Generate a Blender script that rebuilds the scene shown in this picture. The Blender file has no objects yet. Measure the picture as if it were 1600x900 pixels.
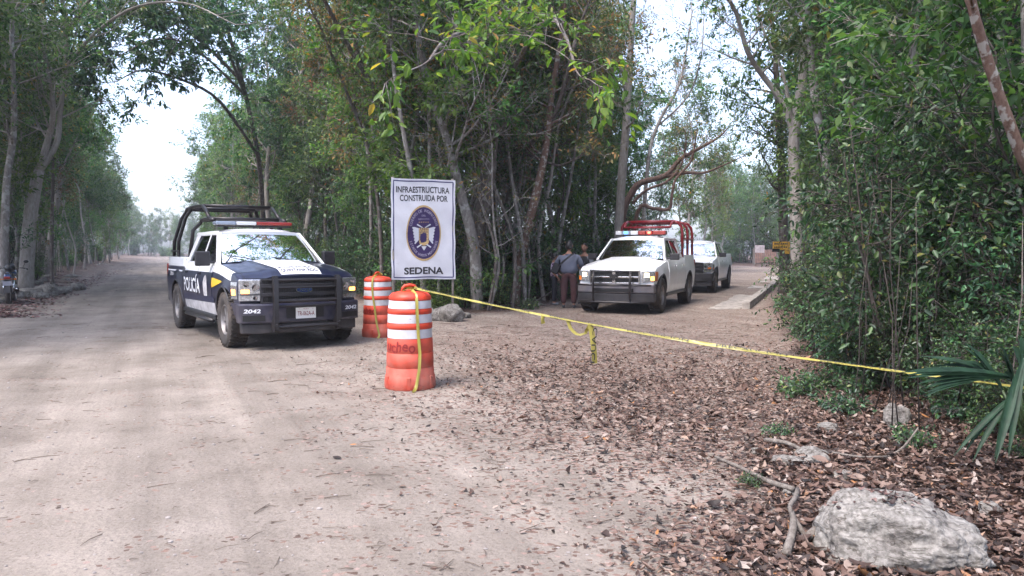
import bpy, bmesh, math, random
import numpy as np
from mathutils import Vector, Matrix, Euler
R = math.radians
C = bpy.context.scene.collection
SC = bpy.context.scene

# ---------------------------------------------------------------- camera
F_PX, CAM_H, HOR = 1155.0, 1.55, 392.0
PITCH = math.atan((450 - HOR) / F_PX)
cam_d = bpy.data.cameras.new('camera')
cam_d.sensor_width = 36; cam_d.lens = F_PX / 1600 * 36
cam_d.clip_start = .05; cam_d.clip_end = 3000
cam = bpy.data.objects.new('camera', cam_d); C.objects.link(cam)
cam.location = (0, 0, CAM_H); cam.rotation_euler = (R(90) - PITCH, 0, 0)
SC.camera = cam

# ---------------------------------------------------------------- sky and sun
SUN_EL, SUN_AZ = R(60), R(-135)          # azimuth measured from +Y, negative to the left
world = bpy.data.worlds.new('World'); SC.world = world; world.use_nodes = True
wn = world.node_tree; wn.nodes.clear()
sky = wn.nodes.new('ShaderNodeTexSky'); sky.sky_type = 'NISHITA'; sky.sun_disc = False
sky.sun_elevation = SUN_EL; sky.sun_rotation = SUN_AZ
sky.air_density = 1.0; sky.dust_density = 3.0; sky.ozone_density = 2.0; sky.altitude = 0
bg = wn.nodes.new('ShaderNodeBackground'); bg.inputs['Strength'].default_value = .15
wo = wn.nodes.new('ShaderNodeOutputWorld')
hz_ = wn.nodes.new('ShaderNodeHueSaturation'); hz_.inputs['Saturation'].default_value = .7   # thin overcast pales the sky
tint = wn.nodes.new('ShaderNodeMix'); tint.data_type = 'RGBA'; tint.blend_type = 'MULTIPLY'; tint.inputs['Factor'].default_value = 1
tint.inputs['B'].default_value = (.95, .97, 1.09, 1)
wn.links.new(sky.outputs[0], hz_.inputs['Color']); wn.links.new(hz_.outputs[0], tint.inputs['A']); wn.links.new(tint.outputs['Result'], bg.inputs[0]); wn.links.new(bg.outputs[0], wo.inputs[0])
sun_d = bpy.data.lights.new('sun', 'SUN'); sun_d.energy = 1.4; sun_d.angle = R(24); sun_d.color = (1, .9, .8)
sun = bpy.data.objects.new('sun', sun_d); C.objects.link(sun)
sdir = Vector((math.sin(SUN_AZ) * math.cos(SUN_EL), math.cos(SUN_AZ) * math.cos(SUN_EL), math.sin(SUN_EL)))
sun.rotation_euler = sdir.to_track_quat('Z', 'Y').to_euler(); sun.location = (0, 0, 40)
SC.view_settings.view_transform = 'Standard'; SC.view_settings.look = 'None'
SC.view_settings.gamma = 1; SC.view_settings.use_curve_mapping = False
SC.view_settings.exposure = 1.9
SC.render.engine = 'CYCLES'
cy = SC.cycles
cy.use_denoising = True; cy.denoiser = 'OPENIMAGEDENOISE'
cy.max_bounces = 7; cy.diffuse_bounces = 4; cy.glossy_bounces = 3; cy.transmission_bounces = 5
cy.transparent_max_bounces = 8; cy.volume_bounces = 0
cy.use_adaptive_sampling = True; cy.adaptive_threshold = .02
cy.caustics_reflective = False; cy.caustics_refractive = False
cy.sample_clamp_indirect = 6

# ---------------------------------------------------------------- camera geometry helpers
def ray(px, py):
    x, y = (px - 800) / F_PX, (450 - py) / F_PX
    c, s = math.cos(PITCH), math.sin(PITCH)
    return Vector((x, c + y * s, y * c - s))
def P(px, py, Y):                       # a point at world distance Y that the photograph shows at px, py
    r = ray(px, py); return Vector((r.x * Y / r.y, Y, CAM_H + r.z * Y / r.y))
def G(px, py, z=0.0):
    r = ray(px, py); t = (z - CAM_H) / r.z
    return Vector((r.x * t, r.y * t, z))

# ---------------------------------------------------------------- tagging
def tag(o, label=None, cat=None, group=None, kind=None):
    if label: o['label'] = label
    if cat: o['category'] = cat
    if group: o['group'] = group
    if kind: o['kind'] = kind
    return o
def empty(name, loc=(0, 0, 0), rz=0.0, label=None, cat=None, group=None):
    o = bpy.data.objects.new(name, None); C.objects.link(o)
    o.location = loc; o.rotation_euler = (0, 0, rz); o.empty_display_size = .2
    return tag(o, label, cat, group)

# ---------------------------------------------------------------- materials
MATS = {}
def nt(m):
    return m.node_tree.nodes, m.node_tree.links
def pmat(name, col, rough=.5, metal=0.0, spec=.5, coat=0.0, emit=None, estr=0.0, trans=0.0, alpha=1.0,
         var=0.0, vscale=20.0, bump=0.0, bscale=60.0, dirt=None, dirt_z=(0, 1), dirt_amt=.8, scuff=None, ior=1.45):
    m = bpy.data.materials.new(name); m.use_nodes = True; MATS[name] = m
    N, L = nt(m); b = N['Principled BSDF']
    b.inputs['Base Color'].default_value = (*col, 1); b.inputs['Roughness'].default_value = rough
    b.inputs['Metallic'].default_value = metal; b.inputs['Specular IOR Level'].default_value = spec
    b.inputs['Coat Weight'].default_value = coat; b.inputs['Coat Roughness'].default_value = .06
    b.inputs['Transmission Weight'].default_value = trans; b.inputs['Alpha'].default_value = alpha
    b.inputs['IOR'].default_value = ior
    if emit: b.inputs['Emission Color'].default_value = (*emit, 1); b.inputs['Emission Strength'].default_value = estr
    tc = N.new('ShaderNodeTexCoord')
    if var or dirt or scuff:
        n = N.new('ShaderNodeTexNoise'); n.inputs['Scale'].default_value = vscale; n.inputs['Detail'].default_value = 6
        L.new(tc.outputs['Object'], n.inputs['Vector'])
        mx = N.new('ShaderNodeMix'); mx.data_type = 'RGBA'
        mr = N.new('ShaderNodeMapRange'); mr.inputs[1].default_value = .35; mr.inputs[2].default_value = .65
        L.new(n.outputs['Fac'], mr.inputs[0]); L.new(mr.outputs[0], mx.inputs['Factor'])
        mx.inputs['A'].default_value = (*[c * (1 - var) for c in col], 1)
        mx.inputs['B'].default_value = (*[min(1, c * (1 + var)) for c in col], 1)
        last = mx.outputs['Result']
        if dirt:                        # dust that clings to the lower part of the thing
            sp = N.new('ShaderNodeSeparateXYZ'); L.new(tc.outputs['Object'], sp.inputs[0])
            m2 = N.new('ShaderNodeMapRange'); m2.inputs[1].default_value = dirt_z[1]; m2.inputs[2].default_value = dirt_z[0]
            L.new(sp.outputs['Z'], m2.inputs[0])
            mu = N.new('ShaderNodeMath'); mu.operation = 'MULTIPLY'; mu.use_clamp = True
            n2 = N.new('ShaderNodeTexNoise'); n2.inputs['Scale'].default_value = 4.5; n2.inputs['Detail'].default_value = 8
            L.new(tc.outputs['Object'], n2.inputs['Vector'])
            m3 = N.new('ShaderNodeMapRange'); m3.inputs[1].default_value = .3; m3.inputs[2].default_value = .62
            L.new(n2.outputs['Fac'], m3.inputs[0])
            L.new(m2.outputs[0], mu.inputs[0]); L.new(m3.outputs[0], mu.inputs[1])
            mm = N.new('ShaderNodeMath'); mm.operation = 'MULTIPLY'; mm.inputs[1].default_value = dirt_amt
            L.new(mu.outputs[0], mm.inputs[0])
            x2 = N.new('ShaderNodeMix'); x2.data_type = 'RGBA'; L.new(mm.outputs[0], x2.inputs['Factor'])
            L.new(last, x2.inputs['A']); x2.inputs['B'].default_value = (*dirt, 1); last = x2.outputs['Result']
            rr = N.new('ShaderNodeMapRange'); rr.inputs[3].default_value = rough; rr.inputs[4].default_value = .85
            L.new(mm.outputs[0], rr.inputs[0]); L.new(rr.outputs[0], b.inputs['Roughness'])
        if scuff:                       # (colour, scale, threshold) scrapes and smudges
            mp = N.new('ShaderNodeMapping'); mp.inputs['Scale'].default_value = (1, 1, 2.6); mp.inputs['Rotation'].default_value = (.2, .3, 0); L.new(tc.outputs['Object'], mp.inputs['Vector'])
            n4 = N.new('ShaderNodeTexNoise'); n4.inputs['Scale'].default_value = scuff[1]; n4.inputs['Detail'].default_value = 9; n4.inputs['Roughness'].default_value = .75; L.new(mp.outputs[0], n4.inputs['Vector'])
            m4 = N.new('ShaderNodeMapRange'); m4.inputs[1].default_value = scuff[2]; m4.inputs[2].default_value = scuff[2] + .05; m4.inputs[4].default_value = .85; L.new(n4.outputs['Fac'], m4.inputs[0])
            x4 = N.new('ShaderNodeMix'); x4.data_type = 'RGBA'; L.new(m4.outputs[0], x4.inputs['Factor']); L.new(last, x4.inputs['A']); x4.inputs['B'].default_value = (*scuff[0], 1); last = x4.outputs['Result']
        L.new(last, b.inputs['Base Color'])
    if bump:
        n = N.new('ShaderNodeTexNoise'); n.inputs['Scale'].default_value = bscale; n.inputs['Detail'].default_value = 5
        L.new(tc.outputs['Object'], n.inputs['Vector'])
        bp = N.new('ShaderNodeBump'); bp.inputs['Strength'].default_value = bump; bp.inputs['Distance'].default_value = .02
        L.new(n.outputs['Fac'], bp.inputs['Height']); L.new(bp.outputs[0], b.inputs['Normal'])
    return m

# ---------------------------------------------------------------- mesh builder
class MB:
    def __init__(s): s.v = []; s.f = []; s.m = []
    def add(s, vs, fs, mi=0):
        o = len(s.v); s.v += [tuple(v) for v in vs]; s.f += [tuple(o + i for i in f) for f in fs]; s.m += [mi] * len(fs)
        return s
    def box(s, c, d, rot=None, mi=0, taper=None):
        hx, hy, hz = d[0] / 2, d[1] / 2, d[2] / 2; c = Vector(c)
        vs = []
        for z in (-1, 1):
            for x, y in ((-1, -1), (1, -1), (1, 1), (-1, 1)):
                t = taper if (taper and z > 0) else (1, 1)
                p = Vector((x * hx * t[0], y * hy * t[1], z * hz))
                if rot is not None: p = rot @ p
                vs.append(c + p)
        return s.add(vs, [(0, 3, 2, 1), (4, 5, 6, 7), (0, 1, 5, 4), (1, 2, 6, 5), (2, 3, 7, 6), (3, 0, 4, 7)], mi)
    def tube(s, pts, rad, n=8, mi=0, caps=True, rough=0.0, rng=None):
        pts = [Vector(p) for p in pts]; k = len(pts)
        if not hasattr(rad, '__len__'): rad = [rad] * k
        up = None; vs = []; 
        for i, p in enumerate(pts):
            t = (pts[min(i + 1, k - 1)] - pts[max(i - 1, 0)])
            if t.length < 1e-9: t = Vector((0, 0, 1))
            t.normalize()
            if up is None:
                a = Vector((1, 0, 0)) if abs(t.x) < .8 else Vector((0, 1, 0))
                up = (a - t * a.dot(t)).normalized()
            else:
                up = (up - t * up.dot(t))
                up = up.normalized() if up.length > 1e-6 else t.orthogonal().normalized()
            w = t.cross(up)
            for j in range(n):
                an = 2 * math.pi * j / n
                r = rad[i] * (1 + (rng.uniform(-rough, rough) if rng else 0))
                vs.append(p + (up * math.cos(an) + w * math.sin(an)) * r)
        fs = []
        for i in range(k - 1):
            for j in range(n):
                a, b = i * n + j, i * n + (j + 1) % n
                fs.append((a, b, b + n, a + n))
        if caps:
            fs.append(tuple(reversed(range(n)))); fs.append(tuple(range((k - 1) * n, k * n)))
        return s.add(vs, fs, mi)
    def lathe(s, prof, n=24, M=None, mi=0, closed=False, wob=None):
        # prof: list of (r, z); axis z
        vs = []; k = len(prof)
        for (r, z) in prof:
            for j in range(n):
                a = 2 * math.pi * j / n
                rr = r * (wob(a, z) if wob else 1)
                p = Vector((rr * math.cos(a), rr * math.sin(a), z))
                vs.append(M @ p if M is not None else p)
        fs = []
        for i in range(k - 1 + (1 if closed else 0)):
            for j in range(n):
                a, b = i * n + j, i * n + (j + 1) % n; i2 = ((i + 1) % k) * n
                fs.append((a, b, i2 + (j + 1) % n, i2 + j))
        if not closed:
            if prof[0][0] > 1e-6: fs.append(tuple(reversed(range(n))))
            if prof[-1][0] > 1e-6: fs.append(tuple(range((k - 1) * n, k * n)))
        return s.add(vs, fs, mi)
    def prism(s, poly, h0, h1, M=None, mi=0):
        # poly: 2D points (x,y), extruded z from h0 to h1, then transformed
        k = len(poly); vs = [Vector((x, y, h0)) for x, y in poly] + [Vector((x, y, h1)) for x, y in poly]
        if M is not None: vs = [M @ v for v in vs]
        fs = [tuple(reversed(range(k))), tuple(range(k, 2 * k))] + [(i, (i + 1) % k, k + (i + 1) % k, k + i) for i in range(k)]
        return s.add(vs, fs, mi)
    def grid(s, fn, nu, nv, mi=0, flip=False):
        vs = [fn(i / nu, j / nv) for j in range(nv + 1) for i in range(nu + 1)]
        fs = []
        for j in range(nv):
            for i in range(nu):
                a = j * (nu + 1) + i
                q = (a, a + 1, a + nu + 2, a + nu + 1)
                fs.append(q[::-1] if flip else q)
        return s.add(vs, fs, mi)
    def ball(s, c, r, n=12, mi=0, M=None):
        c = Vector(c); r = r if hasattr(r, '__len__') else (r, r, r); vs = []; k = n // 2 + 1
        pr = [(math.sin(math.pi * i / (k - 1)), -math.cos(math.pi * i / (k - 1))) for i in range(k)]
        vs.append(c + Vector((0, 0, -r[2])))
        for (a, z) in pr[1:-1]:
            for j in range(n):
                t = 2 * math.pi * j / n; vs.append(c + Vector((a * math.cos(t) * r[0], a * math.sin(t) * r[1], z * r[2])))
        vs.append(c + Vector((0, 0, r[2])))
        if M is not None: vs = [M @ v for v in vs]
        fs = [(0, 1 + (j + 1) % n, 1 + j) for j in range(n)]
        for i in range(k - 3):
            for j in range(n):
                a, b = 1 + i * n + j, 1 + i * n + (j + 1) % n; fs.append((a, b, b + n, a + n))
        l = len(vs) - 1; o = 1 + (k - 3) * n
        fs += [(o + j, o + (j + 1) % n, l) for j in range(n)]
        return s.add(vs, fs, mi)
    def build(s, name, mats, parent=None, smooth=False, bevel=0.0, bseg=2, loc=None, rot=None, auto=None):
        me = bpy.data.meshes.new(name); me.from_pydata([tuple(v) for v in s.v], [], s.f)
        if not isinstance(mats, (list, tuple)): mats = [mats]
        for m in mats: me.materials.append(m)
        if len(mats) > 1: me.polygons.foreach_set('material_index', s.m)
        if smooth or auto: me.polygons.foreach_set('use_smooth', [True] * len(s.f))
        me.validate(); me.update()
        if auto: me.set_sharp_from_angle(angle=R(auto))
        o = bpy.data.objects.new(name, me); C.objects.link(o)
        if parent: o.parent = parent
        if loc is not None: o.location = loc
        if rot is not None: o.rotation_euler = rot
        if bevel:
            md = o.modifiers.new('bevel', 'BEVEL'); md.width = bevel; md.segments = bseg; md.limit_method = 'ANGLE'; md.angle_limit = R(35)
            md.harden_normals = False
        return o

def text_mesh(body, size=1.0, bold=0.0, align='CENTER', sx=1.0, shear=0.0):
    """flat text outlines as (verts, faces) in the xy plane, centred on the baseline box"""
    cu = bpy.data.curves.new('t', 'FONT'); cu.body = body; cu.size = size; cu.offset = bold; cu.shear = shear
    cu.align_x = align; cu.align_y = 'CENTER'; cu.resolution_u = 3; cu.fill_mode = 'FRONT'
    o = bpy.data.objects.new('t', cu); C.objects.link(o)
    dg = bpy.context.evaluated_depsgraph_get(); me = bpy.data.meshes.new_from_object(o.evaluated_get(dg))
    vs = [Vector((v.co.x * sx, v.co.y, 0)) for v in me.vertices]; fs = [tuple(p.vertices) for p in me.polygons]
    bpy.data.objects.remove(o); bpy.data.curves.remove(cu); bpy.data.meshes.remove(me)
    return vs, fs
def fit_text(body, w, h, bold=0.0, shear=0.0):
    vs, fs = text_mesh(body, 1, bold, shear=shear)
    x0 = min(v.x for v in vs); x1 = max(v.x for v in vs); y0 = min(v.y for v in vs); y1 = max(v.y for v in vs)
    return [Vector(((v.x - (x0 + x1) / 2) / (x1 - x0) * w, (v.y - (y0 + y1) / 2) / (y1 - y0) * h, 0)) for v in vs], fs

# ---------------------------------------------------------------- smooth noise for terrain
def sstep(a, b, t):
    t = np.clip((t - a) / (b - a), 0, 1); return t * t * (3 - 2 * t)
def wav(x, y, s=1.0, seed=0):
    r = np.random.RandomState(seed); o = 0
    for i in range(6):
        a = r.uniform(0, 6.28); k = s * r.uniform(.5, 2.2); p = r.uniform(0, 6.28)
        o = o + np.sin((x * np.cos(a) + y * np.sin(a)) * k + p) * np.sin((x * np.sin(a) * .7 - y * np.cos(a)) * k * .8 + p * 2)
    return o / 6
def dL(x, y): return (-4.25 - .48 * y - x) * .9
def dM(x, y):
    a = (x - (6.32 - .48 * y)) * .9; b = ((-7.4 + .4 * y) - x) * .93; c = (y - 18.0 - (x + 1.6) * .45)
    return np.minimum(np.minimum(a, b), c)
_ry = [-60, 3, 5, 6.9, 8.6, 10.6, 15, 19.7, 29, 45, 100, 400]
_rx = [2.5, 2.7, 2.8, 3.0, 3.4, 4.0, 5.4, 6.75, 10.4, 16.9, 38.9, 150]
def dR(x, y): return (x - np.interp(y, _ry, _rx)) * .95
def forest(x, y): return np.maximum(np.maximum(dL(x, y), dM(x, y)), dR(x, y))
def terrain(x, y):
    x = np.asarray(x, float); y = np.asarray(y, float)
    w = wav(x, y, 1.1, 3) * .06 + wav(x, y, 3.3, 5) * .025
    h = sstep(0, 2.4, dL(x, y)) * (.5 + w * 2.5) + sstep(0, 2.5, dM(x, y)) * (.16 + w * 1.6) + sstep(0, 1.6, dR(x, y)) * (.12 + w * 1.3)
    s_ = (x + 4.25 + .48 * y) * .9          # across the dirt road: shallow wheel ruts
    for c_ in (2.6, 4.3, 5.9, 7.5): h = h - .014 * np.exp(-((s_ - c_ + .15 * np.sin(y * .3 + c_)) / .2) ** 2) * (1 - sstep(14, 60, y))
    return h + wav(x, y, .35, 9) * .02 * (1 - sstep(0, 1, forest(x, y)))
def T(x, y): return float(terrain(x, y))

# ---------------------------------------------------------------- haze
hzm = bpy.data.materials.new('haze'); hzm.use_nodes = True; N, L = nt(hzm); N.clear()
pv = N.new('ShaderNodeVolumePrincipled'); pv.inputs['Color'].default_value = (.86, .9, 1, 1); pv.inputs['Density'].default_value = .0008; pv.inputs['Anisotropy'].default_value = .2
mo = N.new('ShaderNodeOutputMaterial'); L.new(pv.outputs[0], mo.inputs['Volume'])
tag(MB().box((0, 190, 10.5), (900, 470, 25)).build('haze', hzm), kind='stuff')
# ================================================================ ground
_lit_y = [0, 3.5, 5.1, 6, 8, 10.6, 13, 18, 25, 60]
_lit_x = [.6, .3, -.2, -.9, -1.5, -2.6, -3.2, -1.9, 0.5, 14]
def litter_w(x, y):
    """0 bare sand .. 1 thick fallen leaves"""
    d = x - np.interp(y, _lit_y, _lit_x) + wav(x, y, 1.3, 21) * .5
    a = sstep(-.2, 2.8, d) * .56 + sstep(-1.8, .3, d) * .16
    a = a * (1 - .5 * sstep(6.5, 24, y))
    heavy = sstep(-.3, 1.2, x - np.interp(y, [0, 3.5, 5.8, 7.9, 14, 20, 60], [.1, .3, 1.2, 2.8, 5.6, 7.4, 23]) + wav(x, y, 1.6, 22) * .45)
    f = sstep(-.9, .6, forest(x, y))
    return np.clip(np.maximum(np.maximum(a, heavy * .97), f), 0, 1)

def ground_material():
    m = bpy.data.materials.new('sandy_ground'); m.use_nodes = True; N, L = nt(m); b = N['Principled BSDF']
    geo = N.new('ShaderNodeNewGeometry')
    def noise(sc, det=6, rough=.6, vec=None):
        n = N.new('ShaderNodeTexNoise'); n.inputs['Scale'].default_value = sc; n.inputs['Detail'].default_value = det
        n.inputs['Roughness'].default_value = rough; L.new(vec or geo.outputs['Position'], n.inputs['Vector']); return n.outputs['Fac']
    def ramp(src, stops):
        r = N.new('ShaderNodeValToRGB'); e = r.color_ramp.elements
        e[0].position, e[0].color = stops[0][0], (*stops[0][1], 1); e[1].position, e[1].color = stops[-1][0], (*stops[-1][1], 1)
        for p, c in stops[1:-1]: q = e.new(p); q.color = (*c, 1)
        L.new(src, r.inputs[0]); return r.outputs[0]
    def mix(f, a, c, mode='MIX'):
        x = N.new('ShaderNodeMix'); x.data_type = 'RGBA'; x.blend_type = mode
        if isinstance(f, float): x.inputs['Factor'].default_value = f
        else: L.new(f, x.inputs['Factor'])
        for k, v in (('A', a), ('B', c)):
            if isinstance(v, tuple): x.inputs[k].default_value = (*v, 1)
            else: L.new(v, x.inputs[k])
        return x.outputs['Result']
    sand = ramp(noise(.9, 10, .68), [(.3, (.145, .122, .102)), (.44, (.202, .174, .148)), (.58, (.246, .214, .184)), (.72, (.305, .268, .235))])
    grit = ramp(noise(42, 5, .8), [(.3, (.42, .39, .37)), (.45, (.9, .9, .9)), (.6, (1.0, 1.0, 1.0)), (.72, (1.4, 1.36, 1.32))])
    col = mix(1.0, sand, grit, 'MULTIPLY')
    # tyre-polished streaks run along the road
    m0 = N.new('ShaderNodeMapping'); m0.inputs['Rotation'].default_value = (0, 0, R(-25.6)); L.new(geo.outputs['Position'], m0.inputs['Vector'])
    mp = N.new('ShaderNodeMapping'); mp.inputs['Scale'].default_value = (1.1, .06, 1); L.new(m0.outputs[0], mp.inputs['Vector'])
    st = ramp(noise(1.6, 3, .5, mp.outputs[0]), [(.35, (.80, .79, .78)), (.6, (1.1, 1.09, 1.08))])
    col = mix(1.0, col, st, 'MULTIPLY')
    at = N.new('ShaderNodeAttribute'); at.attribute_name = 'litter'
    # crushed leaf fragments: brown flecks whose cover grows with the litter amount
    mp2 = N.new('ShaderNodeMapping'); mp2.inputs['Scale'].default_value = (1, 1.2, 1); L.new(geo.outputs['Position'], mp2.inputs['Vector'])
    vo = N.new('ShaderNodeTexVoronoi'); vo.inputs['Scale'].default_value = 34; L.new(mp2.outputs[0], vo.inputs['Vector'])
    vr = N.new('ShaderNodeSeparateColor'); L.new(vo.outputs['Color'], vr.inputs[0])
    big = noise(2.2, 5)
    th = N.new('ShaderNodeMath'); th.operation = 'MULTIPLY_ADD'; L.new(big, th.inputs[0]); th.inputs[1].default_value = .9; th.inputs[2].default_value = -.45
    ad = N.new('ShaderNodeMath'); ad.operation = 'ADD'; L.new(at.outputs['Fac'], ad.inputs[0]); L.new(th.outputs[0], ad.inputs[1])
    mu = N.new('ShaderNodeMath'); mu.operation = 'MULTIPLY'; L.new(ad.outputs[0], mu.inputs[0]); mu.inputs[1].default_value = .95
    lt = N.new('ShaderNodeMath'); lt.operation = 'LESS_THAN'; L.new(vr.outputs[0], lt.inputs[0]); L.new(mu.outputs[0], lt.inputs[1])
    fl = ramp(vr.outputs[1], [(0, (.045, .028, .022)), (.35, (.10, .058, .045)), (.7, (.19, .12, .095)), (1, (.30, .22, .19))])
    f2 = N.new('ShaderNodeMath'); f2.operation = 'MULTIPLY'; L.new(lt.outputs[0], f2.inputs[0]); f2.inputs[1].default_value = .85
    col = mix(f2.outputs[0], col, fl)
    # darker brown mixed in where the leaves lie thick
    tk = N.new('ShaderNodeMapRange'); tk.inputs[1].default_value = .72; tk.inputs[2].default_value = .97; tk.inputs[4].default_value = .75; L.new(at.outputs['Fac'], tk.inputs[0])
    col = mix(tk.outputs[0], col, (.055, .036, .029))
    # dark humus under the trees
    fo = N.new('ShaderNodeAttribute'); fo.attribute_name = 'humus'
    col = mix(fo.outputs['Fac'], col, ramp(noise(9, 6), [(.3, (.035, .025, .02)), (.7, (.12, .085, .06))]))
    L.new(col, b.inputs['Base Color']); b.inputs['Roughness'].default_value = .95; b.inputs['Specular IOR Level'].default_value = .2
    bp = N.new('ShaderNodeBump'); bp.inputs['Strength'].default_value = .8; bp.inputs['Distance'].default_value = .018
    nn = N.new('ShaderNodeMath'); nn.operation = 'ADD'; L.new(noise(22, 6, .7), nn.inputs[0]); L.new(noise(5, 4), nn.inputs[1])
    rut = N.new('ShaderNodeMath'); rut.operation = 'MULTIPLY_ADD'; L.new(noise(2.2, 4, .6, mp.outputs[0]), rut.inputs[0]); rut.inputs[1].default_value = 2.5; L.new(nn.outputs[0], rut.inputs[2])
    L.new(rut.outputs[0], bp.inputs['Height']); L.new(bp.outputs[0], b.inputs['Normal'])
    return m

def make_ground():
    ys = np.concatenate([np.linspace(-30, 1, 16), np.arange(1.2, 12, .11), np.arange(12, 40, .3), np.geomspace(40, 420, 60)])
    u = np.concatenate([-np.geomspace(12, 400, 50)[::-1], np.arange(-11.8, 12, .16), np.geomspace(12, 400, 50)])
    X, Y = np.meshgrid(u, ys); Z = terrain(X, Y)
    nx, ny = len(u), len(ys)
    co = np.stack([X.ravel(), Y.ravel(), Z.ravel()], 1)
    i, j = np.meshgrid(np.arange(nx - 1), np.arange(ny - 1)); a = (j * nx + i).ravel()
    fc = np.stack([a, a + 1, a + nx + 1, a + nx], 1)
    me = bpy.data.meshes.new('ground'); me.vertices.add(len(co)); me.vertices.foreach_set('co', co.ravel())
    me.loops.add(fc.size); me.loops.foreach_set('vertex_index', fc.ravel()); me.polygons.add(len(fc))
    me.polygons.foreach_set('loop_start', np.arange(0, fc.size, 4)); me.update(calc_edges=True)
    me.polygons.foreach_set('use_smooth', np.ones(len(fc), bool))
    for nm, val in (('litter', litter_w(X, Y)), ('humus', sstep(.2, 2.2, forest(X, Y)) * .85)):
        at = me.attributes.new(nm, 'FLOAT', 'POINT'); at.data.foreach_set('value', val.ravel().astype(np.float32))
    me.materials.append(ground_material())
    o = bpy.data.objects.new('ground', me); C.objects.link(o); tag(o, kind='structure')
make_ground()

# ---------------------------------------------------------------- leaves as numpy meshes
def raw_mesh(name, co, faces_per, nv, rnd, mat, nface):
    """co (n, nv, 3) ; faces_per list of index tuples in one leaf (all the same length)"""
    n = len(co); k = len(faces_per[0]); f = np.array(faces_per)
    idx = (np.arange(n)[:, None, None] * nv + f[None]).reshape(-1, k)
    me = bpy.data.meshes.new(name); me.vertices.add(n * nv); me.vertices.foreach_set('co', co.reshape(-1).astype(np.float32))
    me.loops.add(idx.size); me.loops.foreach_set('vertex_index', idx.ravel().astype(np.int32)); me.polygons.add(len(idx))
    me.polygons.foreach_set('loop_start', np.arange(0, idx.size, k, dtype=np.int32)); me.update(calc_edges=True)
    at = me.attributes.new('rnd', 'FLOAT', 'FACE'); at.data.foreach_set('value', np.repeat(rnd, nface).astype(np.float32))
    me.materials.append(mat); return me
def nrm(a): return a / np.maximum(np.linalg.norm(a, axis=-1, keepdims=True), 1e-9)
def leaves_mesh(name, pos, d, up, ln, wd, mat, rs, detail=1, rnd=None):
    d = nrm(d); s = nrm(np.cross(d, up)); u = np.cross(s, d); ln = ln[:, None]; wd = wd[:, None]
    if rnd is None: rnd = rs.rand(len(pos))
    if detail == 0:
        co = np.stack([pos, pos + d * ln * .45 + s * wd * .5 + u * wd * .12, pos + d * ln - u * ln * .1, pos + d * ln * .45 - s * wd * .5 + u * wd * .12], 1)
        return raw_mesh(name, co, [(0, 1, 2, 3)], 4, rnd, mat, 1)
    if detail == 1:
        co = np.stack([pos, pos + d * ln * .3 + s * wd * .46 + u * wd * .14, pos + d * ln * .68 + s * wd * .38 + u * wd * .08,
                       pos + d * ln - u * ln * .14, pos + d * ln * .68 - s * wd * .38 + u * wd * .08, pos + d * ln * .3 - s * wd * .46 + u * wd * .14], 1)
        return raw_mesh(name, co, [(0, 1, 2, 3), (0, 3, 4, 5)], 6, rnd, mat, 2)
    # curled dead leaf: 2 x 4 grid
    rows = []
    cu = rs.uniform(-.9, 1.7, (len(pos), 1)); fo = rs.uniform(-.3, .9, (len(pos), 1)); tw = rs.uniform(-.4, .4, (len(pos), 1))
    for t, w in ((0, .08), (.28, .44), (.62, .48), (1, .05)):
        c = pos + d * ln * (t - .5) + u * ln * cu * ((t - .5) ** 2)
        for k in (-1, 0, 1):
            rows.append(c + (s * np.cos(tw * t) + u * np.sin(tw * t)) * wd * w * k + u * wd * w * abs(k) * fo)
    co = np.stack(rows, 1); fs = []
    for i in range(3):
        for k in range(2): a = i * 3 + k; fs.append((a, a + 1, a + 4, a + 3))
    return raw_mesh(name, co, fs, 12, rnd, mat, 6)

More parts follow.
